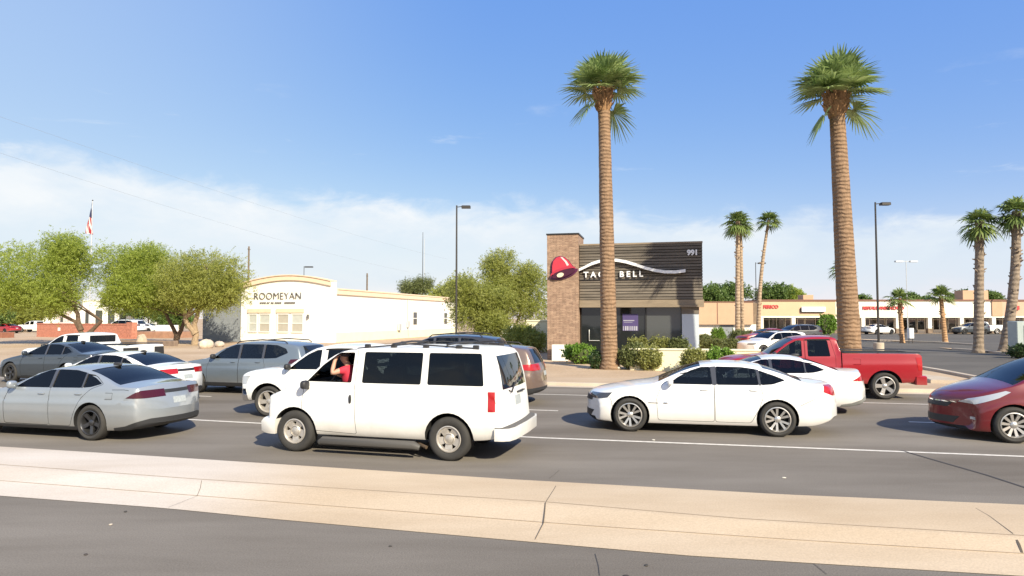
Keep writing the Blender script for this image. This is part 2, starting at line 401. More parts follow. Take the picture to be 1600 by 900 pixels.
# ------------------------------------------------------------------ vehicles
M_DARK = pm('underbody_black', (0.012, 0.012, 0.012), 0.85)
M_TRIM = pm('black_plastic_trim', (0.025, 0.025, 0.027), 0.55)
M_TYRE = pm('tyre_rubber', (0.035, 0.033, 0.031), 0.85, var=(6, 0.25))
M_GLASS = pm('tinted_car_glass', (0.012, 0.016, 0.022), 0.03, spec=0.75)
M_ALLOY = pm('silver_alloy', (0.62, 0.60, 0.57), 0.32, metal=0.85)
M_ALLOYD = pm('dusty_alloy', (0.55, 0.51, 0.46), 0.42, metal=0.6, var=(20, 0.15))
M_ALLOYK = pm('dark_alloy', (0.10, 0.10, 0.105), 0.3, metal=0.8)
M_CHROME = pm('chrome', (0.8, 0.8, 0.8), 0.12, metal=1.0)
M_RED = pm('red_lamp_lens', (0.36, 0.01, 0.012), 0.15, coat=.6)
M_WINE = pm('dark_red_lamp_lens', (0.05, 0.003, 0.008), 0.15, coat=.4)
M_LENS = pm('clear_lamp_lens', (0.55, 0.56, 0.57), 0.15, metal=0.4, coat=1.0)
M_LENSK = pm('smoked_lamp_lens', (0.05, 0.05, 0.055), 0.1, coat=1.0)
M_PLATE = pm('plate_paint', (0.36, 0.39, 0.40), 0.4, var=(25, 0.2))
M_WHITE = pm('white_car_paint', (0.80, 0.80, 0.79), 0.35, coat=1.0, var=(1.6, 0.03), sill_tint=.35)
M_OLDWHITE = pm('old_white_car_paint', (0.79, 0.785, 0.76), 0.42, coat=0.5, var=(2.2, 0.04), sill_tint=.6)
M_SILVER = pm('silver_blue_car_paint', (0.31, 0.34, 0.37), 0.34, metal=0.4, coat=1.0, var=(2, .03), sill_tint=.4)
M_BLUEGREY = pm('blue_grey_car_paint', (0.15, 0.182, 0.215), 0.34, metal=0.3, coat=1.0, var=(2, .03), sill_tint=.4)
M_GREY = pm('dark_grey_car_paint', (0.046, 0.058, 0.072), 0.35, metal=0.3, coat=1.0)
M_REDP = pm('red_truck_paint', (0.31, 0.010, 0.018), 0.35, coat=.7, var=(2, .04), sill_tint=.35)
M_MAROON = pm('maroon_car_paint', (0.14, 0.007, 0.011), 0.33, metal=0.1, coat=1.0)
M_BRONZE = pm('beige_bronze_car_paint', (0.19, 0.135, 0.11), 0.34, metal=0.35, coat=1.0)
M_BLACKP = pm('black_car_paint', (0.03, 0.03, 0.033), 0.3, coat=1.0)

class Body:
    def __init__(s, S):
        s.S = S; s.L = S['L']; s.w = S['W'] / 2
        s.top = curve(S['top']); s.belt = curve(S['belt']); s.bot = curve(S['bot']); h_ = curve(S['hw']); rf, rb = S.get('round', (.08, .11)); s.hw = lambda x: h_(x) * (1 - rf * max(0, 1 - x / .13) ** 2 - rb * max(0, 1 - (s.L - x) / .17) ** 2)
        s.tum = S.get('tumble', 0.5); s.crown = S.get('crown', 0.05); s.rr = S.get('rr', 0.09)
        s.bf, s.br = S.get('bow', (0.28, 0.2)); s.sh = S.get('shoulder', 0.945); s.crease = S.get('crease', 0.012)
        s.nf = S.get('nose_fade', 1.2)
    def bow(s, x, q):
        a = s.bf * max(0, 1 - x / s.nf) ** 2; b = s.br * max(0, 1 - (s.L - x) / s.nf) ** 2
        return x + (a - b) * q * q
    def par(s, x):
        zb, zt, w = s.bot(x), s.top(x), s.hw(x) * s.w
        zs = max(min(s.belt(x), zt - 0.012), zb + 0.05); ws = w * s.sh
        h = zt - zs; cr = min(s.crown, 0.6 * h); wb = ws - s.tum * max(h - cr, 0)
        return zb, zt, zs, w, ws, cr, max(wb, 0.25)
    LOW = [(.05, .945), (.14, .972), (.3, .99), (.45, 1.0), (.6, 1.0), (.69, .999), (.72, None), (.82, .984), (.92, .968), (1.0, None)]
    def sec(s, x):
        zb, zt, zs, w, ws, cr, wb = s.par(x)
        P = [(0, zb), (.35 * w, zb), (.7 * w, zb), (.88 * w, zb + .002), (.925 * w, zb + .012)]
        for t, k in s.LOW:
            y = ws if t == 1.0 else (w * .999 - s.crease) if k is None else w * k
            P.append((y, zb + t * (zs - zb)))
        A = Vector((ws, zs)); B = Vector((wb, zt - cr)); l = (B - A).length; r = min(s.rr, .5 * l)
        u = (B - A) / max(l, 1e-6); E = B - u * r
        for q in (.15, .35, .55, .75, 1.0): P.append(tuple(A + (E - A) * q))
        yk = wb - r; Kp = Vector((yk, zt - cr * (yk / wb) ** 2))
        for t in (.25, .5, .75, 1.0): P.append(tuple(E * (1 - t) ** 2 + B * 2 * t * (1 - t) + Kp * t * t))
        for q in (.8, .55, .28, 0): y = yk * q; P.append((y, zt - cr * (y / wb) ** 2))
        return P
    def ysurf(s, x, z):
        zb, zt, zs, w, ws, cr, wb = s.par(x)
        if z >= zs: return ws - (ws - wb) * min((z - zs) / max(zt - cr - zs, 1e-3), 1.0)
        t = (z - zb) / (zs - zb); T = [(0, .925)] + [(a, (ws / w if a == 1.0 else .999 - s.crease / w if k is None else k)) for a, k in s.LOW]
        return w * interp(T, max(0, t))
    def ztop(s, x, y):
        zb, zt, zs, w, ws, cr, wb = s.par(x); return zt - cr * (y / wb) ** 2
    def mesh(s, infl=0.0):
        L = s.L; xs = [0, .012, .03, .055, .09, .13, .18, .24, .31]
        k = int((L - .62) / .065); xs += [.31 + (L - .62) * i / k for i in range(1, k)] + [L - q for q in reversed(xs)]
        vs = []; fs = []; n = None; mi = []
        for x in xs:
            P = s.sec(x); w = s.hw(x) * s.w; m = len(P)
            ring = [(s.bow(x, y / w), -y, z) for y, z in P] + [(s.bow(x, y / w), y, z) for y, z in reversed(P[1:-1])]
            n = len(ring); vs += ring
        for i in range(len(xs) - 1):
            for j in range(n):
                a, b = i * n + j, i * n + (j + 1) % n
                fs.append((a, b, b + n, a + n)); mi.append(1 if (j < 3 or j >= n - 3) else 0)
        for end in (0, 1):
            x = xs[-1] if end else 0; P = s.sec(x); w = s.hw(x) * s.w; base = (len(xs) - 1) * n if end else 0
            rows = []
            for j in range(1, m - 1):
                y, z = P[j]; row = [base + j]
                for q in (-.75, -.5, -.25, 0, .25, .5, .75):
                    row.append(len(vs)); vs.append((s.bow(x, y * q / w), y * q, z))
                row.append(base + n - j); rows.append(row)
            for A, B in zip(rows, rows[1:]):
                for q in range(8): fs.append((A[q], A[q + 1], B[q + 1], B[q])); mi.append(0)
            fs.append([base] + rows[0]); mi.append(1); fs.append([base + m - 1] + rows[-1]); mi.append(0)
        me = bpy.data.meshes.new('body'); me.from_pydata(vs, [], fs)
        me.polygons.foreach_set('material_index', np.array(mi, dtype=np.int32))
        bm = bmesh.new(); bm.from_mesh(me); bmesh.ops.remove_doubles(bm, verts=bm.verts, dist=1e-5); bmesh.ops.recalc_face_normals(bm, faces=bm.faces)
        if infl:
            bm.normal_update()
            for v in bm.verts: v.co += v.normal * infl
        bm.to_mesh(me); bm.free(); me.update(); return me

def dens(poly, step=.1):
    out = []
    for a, b in zip(poly, poly[1:] + poly[:1]):
        n = max(1, int(math.hypot(b[0] - a[0], b[1] - a[1]) / step))
        for i in range(n): out.append((a[0] + (b[0] - a[0]) * i / n, a[1] + (b[1] - a[1]) * i / n))
    return out
def rpoly(poly, r=.03):
    """round the corners of a polygon"""
    out = []; n = len(poly)
    for i in range(n):
        p, a, b = Vector(poly[i]), Vector(poly[i - 1]), Vector(poly[(i + 1) % n])
        ra = min(r, .4 * (a - p).length); rb = min(r, .4 * (b - p).length)
        u = p + (a - p).normalized() * ra; v = p + (b - p).normalized() * rb
        for t in (0, .33, .67, 1): out.append(tuple(u * (1 - t) ** 2 + p * 2 * t * (1 - t) + v * t * t))
    return out
def grow(poly, d):
    """offset a polygon outwards by d"""
    n = len(poly); ar = sum(poly[i][0] * poly[(i + 1) % n][1] - poly[(i + 1) % n][0] * poly[i][1] for i in range(n)); sg = 1 if ar > 0 else -1
    out = []
    for i in range(n):
        p, a, b = Vector(poly[i]), Vector(poly[i - 1]), Vector(poly[(i + 1) % n])
        e1 = (p - a).normalized(); e2 = (b - p).normalized()
        n1 = Vector((e1.y, -e1.x)) * sg; n2 = Vector((e2.y, -e2.x)) * sg; q = (n1 + n2)
        q = q.normalized() * (d / max(.5, math.sqrt(max(.1, (1 + n1.dot(n2)) / 2)))) if q.length > .1 else n1 * d
        out.append(tuple(p + q))
    return out
def side_prism(B, poly, side, depth, mi=1):
    P = dens(poly); mb = MB(); n = len(P)
    vs = [(x, side * (B.ysurf(x, z) - depth), z) for x, z in P] + [(x, side * (B.w + .25), z) for x, z in P]
    fs = [tuple(range(n)), tuple(range(2 * n - 1, n - 1, -1))] + [(i, n + i, n + (i + 1) % n, (i + 1) % n) for i in range(n)]
    mb.add(vs, fs, mi); return mb.mesh()
def side_glass(B, poly, side, inset=.012, thick=.006):
    P = dens(poly, .12); n = len(P); mb = MB()
    # centre fan keeps the pane gently curved
    cx = sum(p[0] for p in P) / n; cz = sum(p[1] for p in P) / n
    for o in (0, thick):
        b = len(mb.v); mb.add([(x, side * (B.ysurf(x, z) - inset - o), z) for x, z in P], [tuple(range(n))])
    mb.add([], []); mb.f += [(i, n + i, n + (i + 1) % n, (i + 1) % n) for i in range(n)]; mb.mi += [0] * n
    return mb.mesh()
def top_patch(B, x0, x1, m0, m1, off, thick, nx=9, ny=12):
    """closed slab following the upper surface between x0 and x1; margins m0/m1 from the roof edge; off along the mean normal"""
    xm = (x0 + x1) / 2; sl = (B.top(xm + .05) - B.top(xm - .05)) / .1; nv = Vector((-sl, 0, 1)).normalized()
    lay = []
    for o in (off, off - thick):
        g = []
        for i in range(nx + 1):
            x = x0 + (x1 - x0) * i / nx; t = i / nx; wb = B.par(x)[6]; ye = wb - (m0 * (1 - t) + m1 * t)
            row = []
            for j in range(ny + 1):
                y = ye * (2 * j / ny - 1); row.append(Vector((B.bow(x, y / (B.hw(x) * B.w)), y, B.ztop(x, y))) + nv * o)
            g.append(row)
        lay.append(g)
    mb = MB(); idx = []
    for g in lay:
        b = len(mb.v); mb.v += [tuple(p) for r in g for p in r]; idx.append(b)
    c = ny + 1; Fs = []
    for b in idx:
        for i in range(nx):
            for j in range(ny): Fs.append((b + i * c + j, b + i * c + j + 1, b + (i + 1) * c + j + 1, b + (i + 1) * c + j))
    loop = [j for j in range(ny)] + [i * c + ny for i in range(nx)] + [nx * c + j for j in range(ny, 0, -1)] + [i * c for i in range(nx, 0, -1)]
    for a, b2 in zip(loop, loop[1:] + loop[:1]): Fs.append((idx[0] + a, idx[0] + b2, idx[1] + b2, idx[1] + a))
    for f in Fs: mb.f.append(f); mb.mi.append(1)
    return mb.mesh()

def blob(c, r, n=2.6, k=14):
    """rounded superellipsoid, for mirrors, pads and knobs"""
    mb = MB(); vs = []; sp = lambda v, e: math.copysign(abs(v) ** e, v)
    for i in range(k // 2 + 1):
        a = -PI / 2 + PI * i / (k // 2)
        for j in range(k):
            t = 2 * PI * j / k; e = 2 / n
            vs.append((c[0] + r[0] * sp(math.cos(a), e) * sp(math.cos(t), e), c[1] + r[1] * sp(math.cos(a), e) * sp(math.sin(t), e), c[2] + r[2] * sp(math.sin(a), e)))
    fs = [(i * k + j, i * k + (j + 1) % k, (i + 1) * k + (j + 1) % k, (i + 1) * k + j) for i in range(k // 2) for j in range(k)]
    mb.add(vs, fs); return mb

WHEELS = {}
def wheel_meshes(Rr, rim, tw, style):
    key = (Rr, rim, tw, style)
    if key in WHEELS: return WHEELS[key]
    h = tw / 2
    t = MB().lathe([(rim, -h * .8), (rim + .02, -h * .98), (Rr - .05, -h * 1.06), (Rr - .018, -h * .92), (Rr, -h * .7), (Rr, -h * .2), (Rr - .006, -h * .16), (Rr, -h * .1), (Rr, h * .1), (Rr, h * .7), (Rr - .018, h * .92), (Rr - .05, h * 1.05), (rim + .02, h * .98), (rim, h * .8)], 40, 'y', close=True)
    f = -h * .86
    # rim: lip and barrel, spokes, hub
    r = MB().lathe([(rim + .004, f - .012), (rim - .012, f - .016), (rim - .026, f + .004), (rim - .035, h * .7), (rim + .002, h * .7), (rim + .002, f + .01)], 40, 'y', close=True)
    def spoke(a, r0, r1, w0, w1, skew=0.0, y0=None, th=.035):
        ca, sa = math.cos(a), math.sin(a); vs = []
        for y in (0, th):
            for rr, ww, s2 in ((r0, w0, -1), (r1, w1, -1), (r1, w1, 1), (r0, w0, 1)):
                q = ww / 2 * s2 + (skew if rr == r1 else 0); yy = f + .012 + (0.02 if rr == r0 else 0) + y - (.006 if rr == r1 else 0)
                vs.append((rr * ca - q * sa, yy, rr * sa + q * ca))
        r.add(vs, [(0, 1, 2, 3), (7, 6, 5, 4), (0, 4, 5, 1), (1, 5, 6, 2), (2, 6, 7, 3), (3, 7, 4, 0)])
    r1 = rim - .02
    if style == 'split':
        for k in range(5):
            a = PI / 2 + 2 * PI * k / 5
            for q in (-1, 1): spoke(a + q * .12, .05, r1, .034, .05, q * .035)
    elif style == 'five':
        for k in range(5): spoke(PI / 2 + 2 * PI * k / 5, .04, r1, .09, .115)
    elif style == 'blade':
        for k in range(5):
            a = PI / 2 + 2 * PI * k / 5; spoke(a, .04, r1, .06, .07, .02); spoke(a + .35, .1, r1, .02, .03, -.03)
    elif style == 'multi':
        for k in range(10): spoke(PI / 2 + 2 * PI * k / 10, .04, r1, .036, .055)
    elif style == 'slot':
        for k in range(5): spoke(PI / 2 + 2 * PI * k / 5, .03, r1, .1, .135)
        r.lathe([(.085, f + .004), (.1, f + .02), (.1, f + .05), (.07, f + .05)], 24, 'y', close=True)
        r.lathe([(rim - .045, f + .008), (rim - .02, f + .008), (rim - .02, f + .04), (rim - .045, f + .04)], 36, 'y', close=True)
    hub = .06 if style != 'slot' else .075
    r.lathe([(.0005, f + .006), (hub * .8, f + .008), (hub, f + .018), (hub, f + .06), (.0005, f + .06)], 20, 'y')
    # hub carrier: brake disc and backing
    d = MB().lathe([(.02, f + .09), (rim * .62, f + .09), (rim * .62, f + .11), (rim - .04, f + .14), (rim - .04, h * .8), (.02, h * .8)], 28, 'y')
    out = []
    for m, nm in ((t, 'tyre'), (r, 'rim'), (d, 'wheel')):
        me = m.mesh(nm); smooth(me, 40); out.append(me)
    WHEELS[key] = out; return out

def add_wheels(root, B, S, rim_mat, only_near=False):
    tm, rm, dm = wheel_meshes(*S['wheel'])
    if not tm.materials: tm.materials.append(M_TYRE); dm.materials.append(M_DARK)
    if not rm.materials: rm.materials.append(rim_mat)
    Rr, rim, tw, st = S['wheel']
    for xa in S['axles']:
        for sd in (-1, 1):
            w = bpy.data.objects.new('wheel', dm); COL.objects.link(w); w.parent = root
            w.location = (xa, sd * (B.w * S.get('track', .985) - tw / 2), Rr); w.rotation_euler = (0, 0 if sd < 0 else PI, 0) if False else (0, 0, 0 if sd < 0 else PI)
            t = bpy.data.objects.new('tyre', tm); COL.objects.link(t); t.parent = w
            q = bpy.data.objects.new('rim', rm); COL.objects.link(q); q.parent = w
            q.rotation_euler = (0, (xa * 1.7 + 0.4) % 1.2, 0)
            if rim_mat is not rm.materials[0]:
                q.material_slots[0].link = 'OBJECT'; q.material_slots[0].material = rim_mat

def wheel_well(B, xa, z, rad, depth=.34):
    mb = MB(); c = []
    for k in range(28):
        a = 2 * PI * k / 28; c.append((xa + rad * math.cos(a), z + rad * math.sin(a)))
    for sd in (-1, 1): mb.prism(c, sd * (B.w - depth), sd * (B.w + .2), 'y', 1)
    return mb.mesh()

def piece(root, name, solid, cutter, mat, ang=35, label=None):
    me = boolean(solid, cutter, 'INTERSECT'); 
    me.polygons.foreach_set('material_index', np.zeros(len(me.polygons), dtype=np.int32)); smooth(me, ang)
    o = link(name, me, mat, root)
    if label: o['label'] = label
    return o
def ybox(poly, y0, y1): return MB().prism(poly, y0, y1, 'y').mesh()
def xbox(poly, x0, x1): return MB().prism(poly, x0, x1, 'x').mesh()

M_INT = pm('cabin_lining', (0.34, 0.30, 0.25), 0.85)
M_SEAT = pm('seat_fabric', (0.06, 0.058, 0.055), 0.9)
def thin_glass(name, c, tint=1.0):
    m = bpy.data.materials.new(name); m.use_nodes = True; nt = m.node_tree; n = nt.nodes; n.clear(); L = nt.links.new
    o = n.new('ShaderNodeOutputMaterial'); x = n.new('ShaderNodeMixShader'); t = n.new('ShaderNodeBsdfTransparent'); g = n.new('ShaderNodeBsdfGlossy'); f = n.new('ShaderNodeFresnel')
    t.inputs[0].default_value = (*c, 1); g.inputs['Roughness'].default_value = .02; f.inputs[0].default_value = 1.5
    L(f.outputs[0], x.inputs[0]); L(t.outputs[0], x.inputs[1]); L(g.outputs[0], x.inputs[2]); L(x.outputs[0], o.inputs[0]); return m
M_CLEAR = thin_glass('thin_window_glass', (.78, .82, .82)); M_TINT = thin_glass('smoked_window_glass', (.40, .43, .44)); M_SCREEN = thin_glass('windscreen_glass', (.58, .63, .63)); M_PRIV = thin_glass('privacy_glass', (.24, .26, .26))
def cabin(B, xa, xb, zf):
    mb = MB(); N = 16; rows = []
    for i in range(N + 1):
        x = xa + (xb - xa) * i / N; zb, zt, zs, w, ws, cr, wb = B.par(x)
        zu = max(zt - cr - .05, zf + .12); zm = min(zs - .02, zu - .04); yb = ws - .09; yu = max(.3, min(yb - .01, wb - .05))
        yb = min(yb, yu + .5); row = [(x, -yb, zf), (x, -yb, zm), (x, -yu, zu), (x, yu, zu), (x, yb, zm), (x, yb, zf)]; rows.append(row); mb.v += row
    for i in range(N):
        for j in range(6): mb.f.append((i * 6 + j, i * 6 + (j + 1) % 6, (i + 1) * 6 + (j + 1) % 6, (i + 1) * 6 + j)); mb.mi.append(2)
    mb.f += [tuple(range(6)), tuple(range(N * 6 + 5, N * 6 - 1, -1))]; mb.mi += [2, 2]
    return mb.mesh()
def seats(root, xa, xb, zf):
    x0 = xa + .62
    for y in (-.38, .38):
        MB().bbox((x0, y - .24, zf), (x0 + .5, y + .24, zf + .22), .04).bbox((x0 + .42, y - .23, zf + .15), (x0 + .58, y + .23, zf + .62), .05).bbox((x0 + .47, y - .12, zf + .66), (x0 + .57, y + .12, zf + .82), .03).build('front_seat', M_SEAT, root)
    x1 = x0 + .95
    if x1 + .6 < xb:
        m = MB().bbox((x1, -.60, zf), (x1 + .45, .60, zf + .2), .04).bbox((x1 + .40, -.60, zf + .1), (x1 + .55, .60, zf + .52), .05)
        for y in (-.36, .36): m.bbox((x1 + .45, y - .11, zf + .52), (x1 + .54, y + .11, zf + .66), .03)
        m.build('rear_seat', M_SEAT, root)
    q = [(xa + .42 + .05 * math.sin(2 * PI * k / 20), -.38 + .18 * math.cos(2 * PI * k / 20), zf + .40 + .15 * math.sin(2 * PI * k / 20)) for k in range(21)]
    MB().tube(q, .014, 6, caps=False).tube([(xa + .3, -.38, zf + .33), (xa + .42, -.38, zf + .40)], .03, 6).build('steering_wheel', M_TRIM, root)
def line_poly(pts, w=.009):
    L, Rr = [], []
    for i, p in enumerate(pts):
        a, b = Vector(pts[max(i - 1, 0)]), Vector(pts[min(i + 1, len(pts) - 1)]); t = (b - a).normalized(); n = Vector((-t.y, t.x)) * w / 2
        L.append(tuple(Vector(p) + n)); Rr.append(tuple(Vector(p) - n))
    return L + Rr[::-1]
def ring_poly(cx, cz, rx, rz, w=.008, n=16):
    o = [(cx + rx * math.cos(2 * PI * k / n), cz + rz * math.sin(2 * PI * k / n)) for k in range(n)]
    i = [(cx + (rx - w) * math.cos(2 * PI * k / n), cz + (rz - w) * math.sin(2 * PI * k / n)) for k in range(n)]
    return o + [o[0]] + [i[0]] + i[:0:-1]
def make_car(name, S, paint, rim_mat, label, cat, group=None, extra=None):
    """vehicle with its nose at x=0, its left side at -y, standing on z=0"""
    root = thing(name, label, cat, group=group)
    B = Body(S); me = B.mesh(); plain = me.copy()
    Rr = S['wheel'][0]
    for xa in S['axles']: me = boolean(me, wheel_well(B, xa, Rr, S.get('arch', Rr + .055)))
    if 'cut' in S:
        for c in S['cut'](B): me = boolean(me, c)
    cab = S.get('cabin')
    if cab: me = boolean(me, cabin(B, *cab))
    glass = []     # (kind, poly, door index)
    for sd in (-1, 1):
        for poly, di in S['windows']:
            P = rpoly(poly, .035); me = boolean(me, side_prism(B, P, sd, S.get('win_depth', .17 if cab else .035))); glass.append((sd, P, di))
    for key, nm in (('windscreen', 'windscreen'), ('backlight', 'rear_window')):
        if key in S:
            x0, x1, a, b = S[key]; me = boolean(me, top_patch(B, x0, x1, a, b, .12, S.get('ws_cut', .26 if cab else .15) if key == 'windscreen' else (.26 if cab else .15)))
            g = top_patch(B, x0 + .004, x1 - .004, a + .004, b + .004, -.008, .012); smooth(g)
            g.polygons.foreach_set('material_index', np.zeros(len(g.polygons), dtype=np.int32))
            link(nm, g, S.get('wind_mat', M_SCREEN if cab else M_GLASS) if key == 'windscreen' else (M_TINT if cab else M_GLASS), root)
    doors = {}
    for di, poly in enumerate(S.get('doors', [])):
        y0, y1 = -B.w - .3, -B.w + .17
        P = rpoly(poly, .05)
        dm = boolean(me, MB().prism(grow(P, -.004), y0, y1, 'y', 1).mesh(), 'INTERSECT', .035)
        me = boolean(me, MB().prism(grow(P, .004), y0, y1 + .02, 'y', 1).mesh())
        smooth(dm, 30); d = link('door', dm, [paint, M_DARK, M_INT], root); doors[di] = d
    if 'handles' in S:
        for di, x, z in S['handles']:
            hb = blob((x, -B.ysurf(x, z) - .012, z), (.085, .018, .017), 3)
            hb.build('handle', S.get('handle_mat', paint), doors.get(di, root))
    for gp in S.get('grooves', ()):
        me = boolean(me, side_prism(B, gp, -1, .012))
    smooth(me, 30); body = link('body', me, [paint, M_DARK, M_INT], root)
    if cab: seats(root, *cab)
    clear = S.get('clear', ())
    for k, (sd, P, di) in enumerate(glass):
        gm = side_glass(B, grow(P, -.002), sd); smooth(gm, 40)
        if (sd, di, k % len(S['windows'])) in clear or (sd < 0 and k % len(S['windows']) in S.get('open', ())): continue
        link('window', gm, S.get('side_mat', M_TINT if cab else M_GLASS), doors.get(di, root) if sd < 0 and di is not None else root)
    infl = B.mesh(.006)
    for nm, mat, cut, lab in S.get('pieces', lambda B, p: [])(B, paint): piece(root, nm, infl, cut, mat, label=lab)
    if 'mirror' in S:
        x, z = S['mirror']; mat = S.get('mirror_mat', paint)
        for sd in (-1, 1):
            y = sd * (B.ysurf(x, z - .05) + .10)
            m = blob((x, y, z), (.06, .095, .075), 3); m.tube([(x, sd * (B.ysurf(x, z - .08) - .03), z - .07), (x, y - sd * .03, z - .055)], .028, 8); m.build('mirror', mat, root)
    add_wheels(root, B, S, rim_mat)
    if extra: extra(root, B, paint)
    return root, B

def place(root, B, S, axle, px, yaw, lane=None):
    """put the near wheel of an axle on a ground point; yaw in degrees"""
    p = G(*px) if len(px) == 2 else Vector(px)
    a = -R(yaw); xa = S['axles'][axle]; y = -B.w * S.get('track', .985)
    root.rotation_euler = (0, 0, a)
    off = Matrix.Rotation(a, 3, 'Z') @ Vector((xa, y, 0)); root.location = (p.x - off.x, p.y - off.y, p.z)

# lamp and trim pieces common to saloons
def lamps(front, rear, fm, rm):
    def f(B, p):
        out = []
        for sd in (-1, 1):
            if front: out.append(('headlight', fm, ybox(front, sd * (B.w + .2), sd * B.w * .45), None))
            if rear: out.append(('taillight', rm, ybox(rear, sd * (B.w + .2), sd * B.w * .42), None))
        return out
    return f

def fastback_spec():
    S = dict(L=5.12, W=1.86, wheel=(.345, .245, .225, 'split'), axles=(.98, 3.86),
        top=[(0, .60), (.03, .70), (.10, .775), (.5, .89), (1.0, .975), (1.4, 1.03), (1.52, 1.07), (1.8, 1.20), (2.15, 1.345), (2.45, 1.42), (2.8, 1.45), (3.2, 1.445), (3.6, 1.39), (4.0, 1.27), (4.3, 1.155), (4.45, 1.11), (4.7, 1.08), (4.95, 1.045), (5.03, .98), (5.09, .8), (5.12, .62)],
        belt=[(0, .58), (.3, .71), (1.0, .875), (1.6, .965), (2.6, .99), (3.9, 1.02), (4.4, 1.015), (4.9, .95), (5.12, .6)],
        bot=[(0, .27), (.12, .19), (.5, .175), (1.5, .18), (3.4, .19), (4.5, .22), (4.9, .30), (5.12, .40)],
        hw=[(0, .87), (.1, .925), (.5, .985), (1.2, 1.0), (4.0, 1.0), (4.6, .965), (5.0, .90), (5.12, .86)],
        tumble=.52, bow=(.30, .22), crown=.055,
        windows=[([(1.76, 1.0), (2.63, 1.0), (2.60, 1.352), (2.42, 1.345), (2.2, 1.272), (1.95, 1.14)], 0),
                 ([(2.71, 1.0), (3.52, 1.01), (3.48, 1.32), (3.2, 1.355), (2.7, 1.36)], 1),
                 ([(3.56, 1.012), (3.78, 1.03), (4.03, 1.115), (3.85, 1.19), (3.53, 1.30)], None)],
        windscreen=(1.56, 2.40, .06, .05), backlight=(3.62, 4.36, .05, .10), cabin=(1.72, 4.0, .52),
        grooves=[line_poly([(.56, .70), (.60, .62), (.615, .52)]), line_poly([(4.70, .82), (4.50, .74), (4.27, .62)]), line_poly([(4.35, 1.0), (4.55, 1.0), (4.73, .99)])],
        doors=[[(1.55, .26), (2.66, .26), (2.665, 1.02), (2.64, 1.385), (2.40, 1.385), (2.15, 1.29), (1.63, .985), (1.52, .7)],
               [(2.68, .26), (3.36, .26), (3.52, .55), (3.60, .80), (3.54, 1.0), (3.50, 1.36), (3.2, 1.395), (2.66, 1.395)]],
        handles=[(0, 2.47, .90), (1, 3.42, .915)], mirror=(1.80, 1.05))
    def pieces(B, p):
        out = lamps([(.05, .66), (.12, .76), (.62, .80), (.52, .69), (.3, .655)], None, M_LENSK, M_RED)(B, p)
        for sd in (-1, 1):
            out.append(('taillight', M_RED, ybox([(4.72, .90), (4.74, 1.03), (4.98, 1.025), (5.2, .98), (5.2, .80), (4.92, .82)], sd * (B.w + .2), sd * B.w * .5), None))
        for sd in (-1, 1): out.append(('pillar_trim', M_LENSK, ybox([(2.628, 1.0), (2.712, 1.0), (2.702, 1.362), (2.598, 1.354)], sd * (B.w + .2), sd * B.w * .5), None))
        for sd in (-1, 1): out.append(('pillar_trim', M_LENSK, ybox([(3.518, 1.01), (3.562, 1.012), (3.532, 1.302), (3.478, 1.322)], sd * (B.w + .2), sd * B.w * .5), None))
        out.append(('grille', M_TRIM, xbox([(-.55, .60), (.55, .60), (.6, .70), (-.6, .70)], -.2, .5), None))
        out.append(('lower_intake', M_TRIM, xbox([(-.5, .27), (.5, .27), (.62, .40), (-.62, .40)], -.2, .6), None))
        out.append(('front_lip', M_TRIM, ybox([(-.2, .15), (.75, .15), (.55, .205), (-.2, .235)], -B.w - .1, B.w + .1), None))
        return out
    S['pieces'] = pieces
    return S
